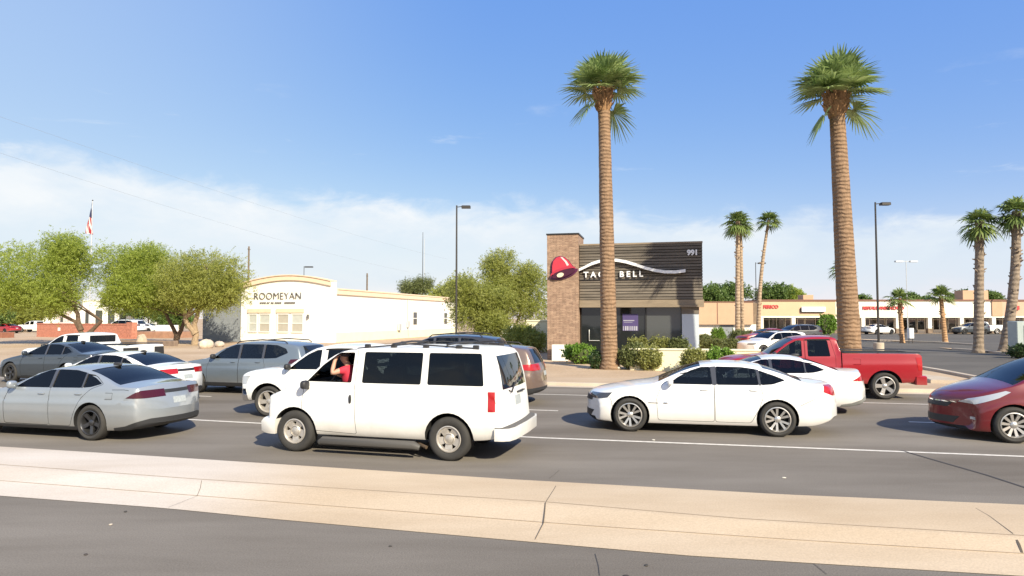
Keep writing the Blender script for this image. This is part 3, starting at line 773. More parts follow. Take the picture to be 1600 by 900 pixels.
def saloon_spec():
    S = fastback_spec(); S['wheel'] = (.34, .235, .225, 'blade'); S['L'] = 4.95; S['axles'] = (.95, 3.66)
    S['top'] = [(0, .58), (.03, .68), (.10, .75), (.5, .85), (1.0, .93), (1.4, .985), (1.52, 1.02), (1.8, 1.15), (2.2, 1.315), (2.5, 1.385), (2.85, 1.415), (3.15, 1.405), (3.5, 1.345), (3.85, 1.235), (4.15, 1.125), (4.3, 1.09), (4.55, 1.075), (4.76, 1.075), (4.81, 1.02), (4.86, .9), (4.91, .78), (4.95, .6)]
    S['belt'] = [(0, .56), (.3, .69), (1.0, .85), (1.6, .945), (2.6, .975), (3.9, 1.0), (4.3, 1.0), (4.75, .96), (4.95, .58)]
    S['bot'] = [(0, .27), (.12, .19), (.5, .175), (1.5, .175), (3.4, .18), (4.4, .21), (4.8, .27), (4.95, .34)]
    S['hw'] = [(0, .87), (.1, .925), (.5, .985), (1.2, 1.0), (3.9, 1.0), (4.5, .965), (4.85, .91), (4.95, .88)]
    S['windows'] = [([(1.72, .975), (2.60, .985), (2.57, 1.325), (2.42, 1.315), (2.2, 1.245), (1.93, 1.11)], 0),
                 ([(2.66, .987), (3.40, 1.0), (3.38, 1.28), (3.1, 1.325), (2.64, 1.33)], 1),
                 ([(3.43, 1.002), (3.62, 1.02), (3.86, 1.085), (3.66, 1.185), (3.41, 1.265)], 1)]
    S['windscreen'] = (1.55, 2.42, .06, .05); S['backlight'] = (3.40, 4.22, .05, .10); S['cabin'] = (1.70, 3.85, .50)
    S['grooves'] = [line_poly([(.56, .68), (.60, .60)]), line_poly([(4.52, .82), (4.30, .72), (4.06, .56)]), line_poly([(4.14, .98), (4.40, .985), (4.52, .97)]), line_poly([(4.00, .80), (4.16, .80), (4.165, .92), (4.0, .92)], .008)]
    S['doors'] = [[(1.50, .26), (2.62, .26), (2.635, 1.0), (2.61, 1.36), (2.40, 1.355), (2.15, 1.26), (1.60, .965), (1.48, .7)],
               [(2.64, .26), (3.16, .26), (3.28, .55), (3.42, .80), (3.64, .99), (3.90, 1.08), (3.68, 1.205), (3.4, 1.30), (3.1, 1.36), (2.64, 1.365)]]
    S['handles'] = [(0, 2.44, .87), (1, 3.36, .885)]; S['mirror'] = (1.74, 1.03); S['tumble'] = .5
    def pieces(B, p):
        out = lamps([(.05, .64), (.12, .72), (.6, .76), (.5, .67)], None, M_LENSK, M_WINE)(B, p)
        for sd in (-1, 1):
            out.append(('taillight', M_WINE, ybox([(4.46, .83), (4.68, .965), (5.0, .99), (5.1, .86), (4.75, .82)], sd * (B.w + .2), sd * B.w * .33), None))
        for sd in (-1, 1): out.append(('pillar_trim', M_LENSK, ybox([(2.598, .985), (2.662, .987), (2.642, 1.332), (2.568, 1.327)], sd * (B.w + .2), sd * B.w * .5), None))
        for sd in (-1, 1): out.append(('pillar_trim', M_LENSK, ybox([(3.398, 1.0), (3.432, 1.002), (3.412, 1.267), (3.378, 1.282)], sd * (B.w + .2), sd * B.w * .5), None))
        out.append(('lamp_bar', M_TRIM, xbox([(-.3, .89), (.3, .89), (.3, .955), (-.3, .955)], 4.7, 5.2), None))
        out.append(('rear_valance', M_TRIM, ybox([(4.2, .1), (5.3, .1), (5.3, .455), (4.8, .43), (4.45, .30), (4.2, .26)], -B.w - .1, B.w + .1), None))
        out.append(('sill_trim', M_TRIM, ybox([(1.3, .1), (3.45, .1), (3.45, .255), (1.3, .245)], -B.w - .1, B.w + .1), None))
        out.append(('licence_plate', M_PLATE, xbox([(-.16, .68), (.16, .68), (.16, .80), (-.16, .80)], 4.7, 5.2), None))
        return out
    S['pieces'] = pieces
    return S

def suv_spec():
    S = dict(L=4.93, W=1.90, wheel=(.37, .25, .235, 'blade'), axles=(.95, 3.80), track=.985,
        top=[(0, .72), (.03, .82), (.10, .90), (.5, 1.01), (1.0, 1.08), (1.3, 1.12), (1.42, 1.17), (1.7, 1.34), (2.0, 1.49), (2.3, 1.585), (2.7, 1.63), (3.3, 1.64), (3.9, 1.62), (4.35, 1.575), (4.55, 1.535), (4.68, 1.36), (4.80, 1.15), (4.86, 1.02), (4.90, .85), (4.93, .65)],
        belt=[(0, .70), (.3, .83), (1.0, .99), (1.5, 1.06), (2.6, 1.08), (3.9, 1.10), (4.5, 1.10), (4.85, .99), (4.93, .62)],
        bot=[(0, .34), (.12, .26), (.5, .23), (1.5, .23), (3.4, .23), (4.4, .26), (4.8, .33), (4.93, .42)],
        hw=[(0, .88), (.1, .93), (.5, .985), (1.2, 1.0), (4.0, 1.0), (4.6, .97), (4.93, .90)],
        tumble=.36, bow=(.28, .2), crown=.05,
        windows=[([(1.62, 1.09), (2.50, 1.095), (2.48, 1.525), (2.3, 1.515), (2.08, 1.44), (1.84, 1.29)], 0),
                 ([(2.57, 1.10), (3.35, 1.11), (3.33, 1.54), (2.56, 1.54)], 1),
                 ([(3.42, 1.11), (3.85, 1.13), (4.22, 1.29), (4.12, 1.42), (3.8, 1.52), (3.40, 1.54)], None)],
        windscreen=(1.46, 2.24, .06, .05), cabin=(1.62, 4.35, .60),
        doors=[[(1.42, .32), (2.52, .32), (2.535, 1.1), (2.52, 1.565), (2.28, 1.56), (2.05, 1.47), (1.50, 1.08), (1.40, .8)],
               [(2.54, .32), (3.24, .32), (3.40, .6), (3.48, .9), (3.40, 1.1), (3.37, 1.58), (2.54, 1.58)]],
        handles=[(0, 2.34, .99), (1, 3.22, 1.0)], mirror=(1.66, 1.16), mirror_mat=M_TRIM)
    def pieces(B, p):
        out = lamps([(.05, .78), (.15, .86), (.6, .90), (.5, .79)], [(4.28, .98), (4.35, 1.10), (4.78, 1.12), (5.1, 1.04), (5.1, .95), (4.7, .94)], M_LENSK, M_WINE)(B, p)
        for sd in (-1, 1): out.append(('pillar_trim', M_LENSK, ybox([(2.498, 1.095), (2.572, 1.10), (2.562, 1.542), (2.478, 1.527)], sd * (B.w + .2), sd * B.w * .5), None))
        for sd in (-1, 1): out.append(('pillar_trim', M_LENSK, ybox([(3.348, 1.11), (3.422, 1.11), (3.402, 1.542), (3.328, 1.542)], sd * (B.w + .2), sd * B.w * .5), None))
        out.append(('cladding', M_TRIM, ybox([(-.1, .15), (5.1, .15), (5.1, .50), (4.6, .47), (3.0, .36), (1.5, .36), (-.1, .42)], -B.w - .1, B.w + .1), None))
        out.append(('rear_window', M_GLASS, xbox([(-.62, 1.14), (.62, 1.14), (.52, 1.50), (-.52, 1.50)], 4.3, 5.1), None))
        out.append(('licence_plate', M_PLATE, xbox([(-.16, .78), (.16, .78), (.16, .9), (-.16, .9)], 4.7, 5.2), None))
        return out
    S['pieces'] = pieces
    return S
def roof_rails(root, B, x0, x1, mat=M_TRIM):
    for sd in (-1, 1):
        y = [sd * (B.par(x)[6] - .06) for x in (x0, (x0 + x1) / 2, x1)]; z = [B.par(x)[1] - .02 for x in (x0, (x0 + x1) / 2, x1)]
        mb = MB().tube([(x0, y[0], z[0] - .01), (x0 + .1, y[0], z[0] + .055), ((x0 + x1) / 2, y[1], z[1] + .06), (x1 - .1, y[2], z[2] + .055), (x1, y[2], z[2] - .01)], .018, 8)
        mb.build('roof_rail', mat, root)

def pickup_spec():
    S = dict(L=5.58, W=1.98, wheel=(.385, .27, .26, 'five'), axles=(1.0, 4.57), track=.975, arch=.47,
        top=[(0, .95), (.03, 1.02), (.1, 1.08), (.5, 1.19), (1.2, 1.245), (1.38, 1.275), (1.65, 1.45), (1.95, 1.66), (2.15, 1.76), (2.45, 1.81), (2.9, 1.83), (3.25, 1.81), (3.34, 1.76), (3.40, 1.36), (3.41, 1.345), (3.5, 1.34), (5.46, 1.345), (5.55, 1.32), (5.58, 1.28)],
        belt=[(0, .92), (.3, 1.02), (1.2, 1.12), (2.5, 1.16), (3.3, 1.18), (3.42, 1.30), (5.46, 1.31), (5.58, 1.25)],
        bot=[(0, .42), (.12, .38), (.6, .40), (1.6, .42), (3.4, .42), (4.8, .46), (5.2, .48), (5.58, .52)],
        hw=[(0, .90), (.1, .945), (.5, .99), (1.2, 1.0), (5.0, 1.0), (5.58, .985)],
        round=(.06, .02), tumble=.26, bow=(.22, .03), crown=.05, shoulder=.965, crease=.008,
        windows=[([(1.52, 1.20), (2.34, 1.21), (2.34, 1.69), (2.2, 1.68), (1.98, 1.57), (1.75, 1.40)], 0),
                 ([(2.50, 1.215), (3.12, 1.225), (3.06, 1.69), (2.50, 1.69)], 1)],
        windscreen=(1.42, 2.12, .06, .05), cabin=(1.55, 3.25, .72),
        grooves=[line_poly([(3.72, 1.0), (3.92, 1.0), (3.92, 1.16), (3.72, 1.16)], .008)],
        doors=[[(2.40, .46), (2.41, 1.2), (2.41, 1.725), (2.15, 1.715), (1.92, 1.60), (1.47, 1.24), (1.44, .95), (1.485, .7), (1.49, .47)],
               [(2.43, .46), (3.24, .46), (3.26, 1.2), (3.14, 1.73), (2.43, 1.73)]],
        handles=[(0, 2.24, 1.06), (1, 2.60, 1.06)], mirror=(1.55, 1.27), mirror_mat=M_TRIM)
    def cut(B):
        return [MB().box((3.50, -.78, .80), (5.48, .78, 1.6), 1).mesh(),
                MB().box((3.40, -1.2, .35), (3.43, -.80, 1.6), 1).mesh()]
    S['cut'] = cut
    def pieces(B, p):
        out = lamps([(.03, .80), (.05, 1.0), (.5, 1.02), (.42, .82)], [(5.44, .84), (5.38, 1.22), (5.9, 1.24), (5.9, .84)], M_LENS, M_RED)(B, p)
        out.append(('grille', M_CHROME, xbox([(-.6, .76), (.6, .76), (.6, 1.0), (-.6, 1.0)], -.2, .4), None))
        out.append(('front_bumper', M_CHROME, ybox([(-.2, .3), (.48, .3), (.40, .70), (-.2, .70)], -B.w - .1, B.w + .1), None))
        return out
    S['pieces'] = pieces
    return S
def pickup_extra(bumper_mat):
    def f(root, B, paint):
        m = MB().bbox((5.36, -.985, .44), (5.67, .985, .70), .03); m.build('rear_bumper', bumper_mat, root)
        g = MB().box((3.405, -.62, 1.42), (3.42, .62, 1.70)); g.build('rear_window', M_GLASS, root)
        for sd in (-1, 1):
            c = MB().bbox((3.46, sd * .88 - .075, 1.345), (5.52, sd * .88 + .075, 1.375), .015); c.build('bed_rail_cap', M_TRIM, root)
    return f

def minivan_spec():
    S = dict(L=5.08, W=1.97, wheel=(.34, .235, .225, 'multi'), axles=(1.10, 4.08), track=.985,
        top=[(0, .62), (.03, .74), (.10, .82), (.4, .95), (.8, 1.05), (1.05, 1.11), (1.2, 1.17), (1.6, 1.40), (2.0, 1.58), (2.4, 1.68), (2.9, 1.715), (3.8, 1.715), (4.5, 1.67), (4.75, 1.60), (4.90, 1.35), (5.0, 1.1), (5.05, .85), (5.08, .6)],
        belt=[(0, .60), (.3, .76), (.9, .98), (1.4, 1.06), (2.6, 1.08), (4.4, 1.10), (5.0, 1.0), (5.08, .58)],
        bot=[(0, .26), (.12, .20), (.5, .18), (3.4, .2), (4.6, .24), (5.08, .38)],
        hw=[(0, .80), (.1, .87), (.3, .93), (.7, .98), (1.2, 1.0), (4.2, 1.0), (4.7, .97), (5.08, .9)],
        tumble=.34, bow=(.5, .2), crown=.06, nose_fade=1.3,
        windows=[([(1.72, 1.09), (2.55, 1.10), (2.53, 1.58), (2.3, 1.55), (2.0, 1.42)], 0),
                 ([(2.63, 1.10), (3.6, 1.11), (3.58, 1.60), (2.62, 1.60)], 1), ([(3.68, 1.11), (4.55, 1.13), (4.4, 1.55), (3.66, 1.60)], None)],
        windscreen=(1.12, 2.22, .05, .06), cabin=(1.40, 4.5, .58),
        doors=[[(1.50, .28), (2.58, .28), (2.595, 1.1), (2.57, 1.63), (2.3, 1.60), (1.95, 1.44), (1.55, 1.07), (1.47, .7)],
               [(2.60, .28), (3.46, .28), (3.62, .6), (3.66, 1.1), (3.62, 1.64), (2.60, 1.64)]],
        handles=[(0, 2.40, .96), (1, 2.76, .96)], mirror=(1.72, 1.16))
    def pieces(B, p):
        out = lamps([(.30, .72), (.42, .80), (.98, .975), (1.06, .955), (.86, .84), (.50, .70)], [(4.7, .9), (4.65, 1.2), (5.2, 1.2), (5.2, .9)], M_LENS, M_RED)(B, p)
        out.append(('grille', M_TRIM, xbox([(-.42, .60), (.42, .60), (.5, .69), (-.5, .69)], -.2, .6), None))
        out.append(('grille_bar', M_CHROME, xbox([(-.56, .695), (.56, .695), (.56, .715), (-.56, .715)], -.2, .6), None))
        out.append(('lower_intake', M_TRIM, xbox([(-.5, .30), (.5, .30), (.58, .43), (-.58, .43)], -.2, .7), None))
        out.append(('fog_lamp', M_LENS, xbox([(-.80, .40), (-.70, .40), (-.70, .45), (-.80, .45)], -.1, .9), None))
        return out
    S['pieces'] = pieces
    return S

def van_spec():
    S = dict(L=4.68, W=1.95, wheel=(.36, .215, .24, 'slot'), axles=(.80, 3.70), track=.985, arch=.43,
        top=[(0, .84), (.02, .92), (.08, .985), (.3, 1.04), (.6, 1.10), (.78, 1.155), (.90, 1.24), (1.2, 1.51), (1.45, 1.70), (1.62, 1.785), (1.85, 1.84), (2.3, 1.868), (3.3, 1.875), (4.1, 1.862), (4.34, 1.83), (4.44, 1.74), (4.52, 1.50), (4.59, 1.2), (4.63, .9), (4.66, .6), (4.68, .5)],
        belt=[(0, .82), (.2, .94), (.7, 1.06), (1.1, 1.15), (1.8, 1.17), (4.2, 1.17), (4.5, 1.1), (4.68, .48)],
        bot=[(0, .42), (.1, .34), (.5, .32), (1.4, .31), (3.2, .31), (4.2, .34), (4.68, .40)],
        hw=[(0, .90), (.1, .945), (.5, .99), (1.0, 1.0), (4.1, 1.0), (4.5, .985), (4.68, .97)],
        round=(.05, .03), tumble=.20, bow=(.2, .06), crown=.04, rr=.045, shoulder=.975, crease=.004, win_depth=.18,
        windows=[([(1.03, 1.24), (1.90, 1.235), (1.92, 1.755), (1.62, 1.745), (1.32, 1.53)], 0),
                 ([(2.10, 1.235), (3.19, 1.235), (3.20, 1.765), (2.11, 1.765)], None),
                 ([(3.31, 1.235), (4.30, 1.235), (4.235, 1.765), (3.31, 1.765)], None)],
        windscreen=(.92, 1.54, .06, .05),
        doors=[[(.95, .40), (2.01, .36), (1.99, .6), (1.97, 1.2), (1.98, 1.80), (1.60, 1.79), (1.27, 1.56), (.99, 1.28), (.95, .9)]],
        handles=[], mirror=(1.06, 1.19), mirror_mat=M_TRIM, open=(0,))
    def cut(B):
        # the cabin
        return [MB().prism([(.98, .62), (4.42, .62), (4.34, 1.775), (1.80, 1.775), (1.50, 1.67), (.98, 1.16)], -.80, .80, 'y', 2).mesh()]
    S['cut'] = cut
    def pieces(B, p):
        out = []
        for sd in (-1, 1):
            out.append(('headlight', M_LENS, ybox([(-.1, .72), (-.1, .86), (.12, .87), (.10, .73)], sd * (B.w + .2), sd * B.w * .5), None))
            out.append(('taillight', M_RED, ybox([(4.385, .83), (4.375, 1.15), (4.49, 1.15), (4.505, .83)], sd * (B.w + .2), sd * B.w * .75), None))
        out.append(('grille', M_TRIM, xbox([(-.55, .64), (.55, .64), (.55, .86), (-.55, .86)], -.2, .3), None))
        out.append(('rear_window', M_GLASS, xbox([(-.72, 1.17), (.72, 1.17), (.64, 1.72), (-.64, 1.72)], 4.25, 5.1), None))
        out.append(('licence_plate', M_PLATE, xbox([(-.17, .86), (.17, .86), (.17, 1.02), (-.17, 1.02)], 4.5, 5.2), None))
        return out
    S['pieces'] = pieces
    return S
# ------------------------------------------------------------------ plants
def crown_mesh(lobes, n_sprig, per, leaf, seed, droop=.35, up=0.0, spl=(.35, .8)):
    """foliage: sprigs of small leaves spread through ellipsoid lobes (cx, cy, cz, rx, ry, rz, weight)"""
    rg = np.random.default_rng(seed); wts = np.array([l[6] for l in lobes], float); wts /= wts.sum()
    li = rg.choice(len(lobes), n_sprig, p=wts); Lb = np.array([l[:6] for l in lobes])[li]
    d = rg.normal(size=(n_sprig, 3)); d /= np.linalg.norm(d, axis=1)[:, None]
    rad = rg.random(n_sprig) ** .42; rad *= 1 + .16 * rg.normal(size=n_sprig) * (rad > .8)
    c = Lb[:, :3] + d * rad[:, None] * Lb[:, 3:6]
    dirn = d * .8 + rg.normal(size=(n_sprig, 3)) * .55; dirn[:, 2] += up; dirn /= np.linalg.norm(dirn, axis=1)[:, None]
    ln = spl[0] + (spl[1] - spl[0]) * rg.random(n_sprig)
    t = (np.arange(per) + .5) / per
    pos = c[:, None, :] + dirn[:, None, :] * (ln[:, None] * t[None, :])[:, :, None]
    pos[:, :, 2] -= droop * (ln[:, None] * t[None, :]) ** 2
    pos += rg.normal(size=pos.shape) * leaf[0] * .7
    P = pos.reshape(-1, 3); n = len(P)
    a = rg.normal(size=(n, 3)); a /= np.linalg.norm(a, axis=1)[:, None]
    b = np.cross(a, rg.normal(size=(n, 3))); b /= np.linalg.norm(b, axis=1)[:, None]
    sc = (.6 + .8 * rg.random(n))[:, None]
    a = a * leaf[0] * sc; b = b * leaf[1] * sc
    V = np.stack([P - a, P - b * .9, P + a, P + b], 1).reshape(-1, 3)
    me = bpy.data.meshes.new('crown'); me.vertices.add(4 * n); me.vertices.foreach_set('co', V.ravel().astype(np.float32))
    me.loops.add(4 * n); me.loops.foreach_set('vertex_index', np.arange(4 * n, dtype=np.int32))
    me.polygons.add(n); me.polygons.foreach_set('loop_start', np.arange(0, 4 * n, 4, dtype=np.int32)); me.polygons.foreach_set('loop_total', np.full(n, 4, dtype=np.int32))
    me.update(calc_edges=True); return me
def tree(name, label, cat, base, lobes, leafmat, barkmat, seed, n_sprig=900, per=14, leaf=(.10, .035), trunks=None, r0=.16, group=None, nb=5, **k):
    rd = random.Random(seed); t = thing(name, label, cat, base, group=group)
    link('crown', crown_mesh(lobes, n_sprig, per, leaf, seed, **k), leafmat, t)
    mb = MB(); trunks = trunks or [((0, 0, 0), (0.1, 0, 1.2))]
    for pts in trunks:
        pts = [Vector(p) for p in pts]; n = len(pts)
        # wobble and taper
        full = []
        for i in range(n - 1):
            for q in (0, .5):
                p = pts[i].lerp(pts[i + 1], q); full.append(p + Vector((rd.uniform(-.06, .06), rd.uniform(-.06, .06), 0)) * (1 if i + q > 0 else 0))
        full.append(pts[-1]); m = len(full)
        mb.tube(full, [r0 * (1.25 if i == 0 else 1 - .45 * i / m) for i in range(m)], 9)
        for lb in rd.sample(lobes, min(nb, len(lobes))):
            e = Vector(lb[:3]); s = pts[-1]
            if (e - s).length > 6: continue
            mid = s.lerp(e, .5) + Vector((rd.uniform(-.3, .3), rd.uniform(-.3, .3), rd.uniform(0, .4)))
            mb.tube([s, mid, e], [r0 * .5, r0 * .3, r0 * .1], 6)
            for _ in range(4):
                f = Vector((rd.uniform(-1, 1) * lb[3], rd.uniform(-1, 1) * lb[4], rd.uniform(-.2, 1) * lb[5])) * .8 + e
                mb.tube([mid.lerp(e, rd.uniform(.3, 1)), (mid + f) / 2 + Vector((0, 0, .2)), f], [r0 * .18, r0 * .1, r0 * .04], 5)
    mb.build('trunk', barkmat, t)
    return t
def shrub(name, label, base, r, leafmat, seed, dens=420, cat='shrub', group=None, leaf=(.045, .022), boxy=False, rz=0):
    """bush: leafy shell of many small leaves over a dark twiggy heart"""
    t = thing(name, label, cat, base, rz, group=group); rx, ry, rzz = r
    if boxy: lobes = [(0, 0, rzz * .52, rx * .9, ry * .9, rzz * .5, 1)] + [(sx * rx * .45, sy * ry * .45, rzz * .58, rx * .55, ry * .55, rzz * .46, .5) for sx in (-1, 1) for sy in (-1, 1)]
    else:
        rd = random.Random(seed); lobes = [(0, 0, rzz * .5, rx * .85, ry * .85, rzz * .5, 1)]
        lobes += [(rd.uniform(-.5, .5) * rx, rd.uniform(-.5, .5) * ry, rzz * rd.uniform(.45, .75), rx * .5, ry * .5, rzz * .33, .3) for _ in range(5)]
    link('foliage', crown_mesh(lobes, int(dens * 2.6), 12, leaf, seed, spl=(.05, .16), droop=.1, up=.4), leafmat, t)
    mb = MB()
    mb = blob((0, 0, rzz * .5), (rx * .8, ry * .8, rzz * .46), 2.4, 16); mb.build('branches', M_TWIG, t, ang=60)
    return t
def fan_palm(name, label, base, top, r0, r1, crown_r, nfr, seed, tmat, lmat, group=None, boots=True, droop=.25, bend=None, leaflets=24, low=-35, cat='palm tree', stubs=0, hang=0):
    rd = random.Random(seed); t = thing(name, label, cat, base, group=group)
    H = Vector(top) - Vector(base); mb = MB(); n = 30; pts = []; rr = []
    for i in range(n + 1):
        q = i / n; p = H * q
        if bend: p = p + Vector(bend) * (math.sin(q * PI))
        pts.append(p); f = r0 + (r1 - r0) * min(1, q * 1.15)
        if q < .06: f *= 1 + .28 * (1 - q / .06) ** 2
        rr.append(f * (1 + rd.uniform(-.02, .02)))
    # ringed trunk: extra rings with small steps
    P2 = []; R2 = []; K = max(30, int(H.z / .11))
    for i in range(K + 1):
        q = i / K * n; a = min(int(q), n - 1); w = q - a
        P2.append(pts[a].lerp(pts[a + 1], w)); R2.append((rr[a] * (1 - w) + rr[a + 1] * w) * (1.0 if i % 2 else .988) * rd.uniform(.985, 1.012))
    mb.tube(P2, R2, 18)
    C = Vector(H); b = mb
    if boots or stubs:
        b = MB() if boots else mb
        if boots:
            hb = crown_r * .42; nb = 90
            for i in range(nb):
                q = rd.random(); a = rd.uniform(0, 2 * PI); z = H.z - hb * 1.05 + hb * q
                rad = r1 * (1.25 + .5 * math.sin(q * 2.6)) ; o = Vector((math.cos(a), math.sin(a), 0)); s = Vector((-o.y, o.x, 0))
                p = Vector((C.x, C.y, z)) + o * rad * .75; w = r1 * .28; u = Vector((0, 0, 1)) * r1 * .9 + o * r1 * rd.uniform(.15, .7)
                b.add([p - s * w - o * .05, p + s * w - o * .05, p + s * w * .7 + u, p - s * w * .7 + u, p + o * r1 * .25, p + u + o * r1 * .1], [(0, 4, 5, 3), (4, 1, 2, 5), (0, 1, 4), (2, 3, 5), (0, 3, 2, 1)])
            b.tube([C + Vector((0, 0, -hb * 1.1)), C + Vector((0, 0, -hb * .6)), C + Vector((0, 0, -hb * .1)), C + Vector((0, 0, .1))], [r1 * 1.02, r1 * 1.4, r1 * 1.15, r1 * .5], 14)
        for i in range(stubs):
            q = rd.uniform(.12, .97) if rd.random() < .5 else rd.uniform(.6, .98); a = rd.uniform(0, 2 * PI); p = pts[0].lerp(pts[-1], q) + (Vector(bend) * math.sin(q * PI) if bend else Vector())
            o = Vector((math.cos(a), math.sin(a), 0)); f = r0 + (r1 - r0) * q
            b.tube([p + o * f * .8, p + o * (f + rd.uniform(.03, .16)) + Vector((0, 0, rd.uniform(.02, .16)))], [.07, .03], 5)
        if boots: b.build('leaf_bases', M_BOOT, t, ang=30)
    mb.build('trunk', tmat, t, ang=60)
    f = MB(); Lp = crown_r * .45; Lb = crown_r * .56
    for i in range(nfr):
        az = i * 2.39996 + rd.uniform(-.25, .25) if i < nfr - hang else rd.choice((-.1, .3, PI + .2, PI - .3)) + rd.uniform(-.2, .2); u = (i + .5) / nfr
        el = R(84 - (84 - low) * u ** .9 + rd.uniform(-8, 8)) if i < nfr - hang else R(rd.uniform(-62, -38)); lp = Lp * rd.uniform(.8, 1.1) * (.75 + .25 * u)
        d = Vector((math.cos(az) * math.cos(el), math.sin(az) * math.cos(el), math.sin(el)))
        s = Vector((-math.sin(az), math.cos(az), 0)); up = s.cross(d) * -1
        if up.z < 0: up = -up
        o = C + Vector((0, 0, -.15 * u)); p1 = o + d * lp * .5; p2 = o + d * lp + Vector((0, 0, -droop * .35 * lp * math.cos(el)))
        # petiole
        w = .018 * crown_r
        f.add([o - s * w, o + s * w, p1 + s * w, p1 - s * w, p2 + s * w * .7, p2 - s * w * .7], [(0, 1, 2, 3), (3, 2, 4, 5)])
        dd = (p2 - p1).normalized(); lb = Lb * rd.uniform(.85, 1.12); roll = rd.uniform(-.35, .35)
        s2 = (s * math.cos(roll) + up * math.sin(roll)); 
        for k in range(leaflets):
            al = R(-128 + 256 * k / (leaflets - 1)) + rd.uniform(-.03, .03); L = lb * (.72 + .28 * math.cos(al)) * rd.uniform(.9, 1.05)
            q = dd * math.cos(al) + s2 * math.sin(al); q = q + up * (.18 * abs(math.sin(al))); q.normalize()
            wv = q.cross(up).normalized() * (lb * 1.9 / leaflets * .55)
            m1 = p2 + q * L * .55 + Vector((0, 0, -droop * .22 * L)); e = p2 + q * L * .97 + Vector((0, 0, -droop * 1.0 * L * (.6 + .6 * rd.random())))
            fold = up * (.012 * (1 if k % 2 else -1))
            f.add([p2 + wv * .25, p2 - wv * .25, m1 - wv + fold, m1 + wv - fold, e - wv * .12, e + wv * .12], [(0, 1, 2, 3), (3, 2, 4, 5)])
    me = f.mesh(fix=False); link('crown', me, lmat, t)
    return t

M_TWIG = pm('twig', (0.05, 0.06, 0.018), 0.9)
M_BOOT = pm('palm_leaf_base', (0.30, 0.17, 0.08), 0.9, var=(5, 0.45))
M_BARK = pm('bark', (0.11, 0.075, 0.05), 0.95, var=(7, 0.35), bump=(20, .6))
M_BARKL = pm('pale_bark', (0.30, 0.22, 0.14), 0.95, var=(7, 0.3), bump=(20, .6))
L_MESQ = leaf_mat('mesquite_leaf', (0.28, 0.35, 0.045), (0.48, 0.55, 0.13), .58)
L_MESQ2 = leaf_mat('olive_leaf', (0.30, 0.33, 0.055), (0.48, 0.50, 0.15), .58)
L_PALO = leaf_mat('palo_verde_leaf', (0.30, 0.33, 0.06), (0.48, 0.50, 0.16), .58)
L_FAR = leaf_mat('far_tree_leaf', (0.07, 0.13, 0.025), (0.18, 0.26, 0.06))
L_BUSH = leaf_mat('bright_bush_leaf', (0.10, 0.20, 0.02), (0.25, 0.40, 0.06))
L_SAGE = leaf_mat('sage_bush_leaf', (0.10, 0.12, 0.035), (0.22, 0.25, 0.09))
L_CLIP = leaf_mat('clipped_bush_leaf', (0.20, 0.21, 0.05), (0.36, 0.37, 0.12))
L_DARK = leaf_mat('dark_bush_leaf', (0.02, 0.05, 0.012), (0.06, 0.11, 0.03))
L_PALM = leaf_mat('fan_palm_leaf', (0.09, 0.16, 0.032), (0.45, 0.54, 0.22), .3)
L_PALM2 = leaf_mat('small_palm_leaf', (0.08, 0.14, 0.03), (0.26, 0.32, 0.09), .3)
T_BIG = palm_trunk_mat('palm_trunk_brown', (0.25, 0.158, 0.094), (0.165, 0.10, 0.06), 1.9)
T_SMALL = palm_trunk_mat('palm_trunk_pale', (0.38, 0.28, 0.19), (0.18, 0.115, 0.07), 1.1)
T_TAN = palm_trunk_mat('palm_trunk_tan', (0.42, 0.25, 0.13), (0.26, 0.14, 0.07), 1.4)
T_GREY = palm_trunk_mat('palm_trunk_grey', (0.25, 0.195, 0.145), (0.12, 0.085, 0.06), 1.1)

# ------------------------------------------------------------------ ground, roads, kerbs
M_ASPH = two_scale('asphalt', (0.140, 0.122, 0.103), (0.215, 0.192, 0.166), 0.35, 60, 0.92, 0.35, (0.35, 1.5, 1, R(13)), .2)
M_ASPH2 = two_scale('lot_asphalt', (0.100, 0.092, 0.083), (0.138, 0.127, 0.113), 0.22, 40, 0.92, 0.3, (0.5, 1.4, 1, 0), .18)
M_CONC = two_scale('median_concrete', (0.44, 0.338, 0.232), (0.54, 0.435, 0.318), 0.45, 45, 0.9, 0.25, (0.5, 1.6, 1, R(12)), .10)
M_KERB = two_scale('kerb_concrete', (0.44, 0.36, 0.28), (0.52, 0.45, 0.36), 0.8, 40, 0.9, 0.25, None, .1)
M_WALK = two_scale('pavement_concrete', (0.41, 0.30, 0.205), (0.47, 0.36, 0.255), 0.5, 30, 0.9, 0.2, (0.5, 1.6, 1, R(13)), .1)
M_DIRT = two_scale('desert_ground', (0.40, 0.285, 0.185), (0.50, 0.38, 0.265), 0.18, 14, 0.95, 0.4, None, .16)
M_CRACK = pm('crack_filler', (0.10, 0.08, 0.06), 0.95)
M_LINE = pm('road_paint_white', (0.62, 0.58, 0.52), 0.8, var=(9, 0.2))
def interp_px(tab, x): return interp(tab, x)
KERB_PX = [(-300, 562), (300, 587), (910, 603.7), (1450, 614), (2300, 630)]
def kerb_pt(px): return G(px, interp_px(KERB_PX, px), 0)
KX = list(range(-150, 2101, 75))
KP = [kerb_pt(x) for x in KX]
a = (KP[0] - KP[1]).normalized(); KP = [KP[0] + a * 160, KP[0] + a * 60] + KP
a = (KP[-1] - KP[-2]).normalized(); KP = KP + [KP[-1] + a * 60, KP[-1] + a * 160]
def offs(pts, d):
    out = []
    for i, p in enumerate(pts):
        t = (pts[min(i + 1, len(pts) - 1)] - pts[max(i - 1, 0)]); n = Vector((-t.y, t.x, 0)).normalized(); out.append(p + n * d)
    return out
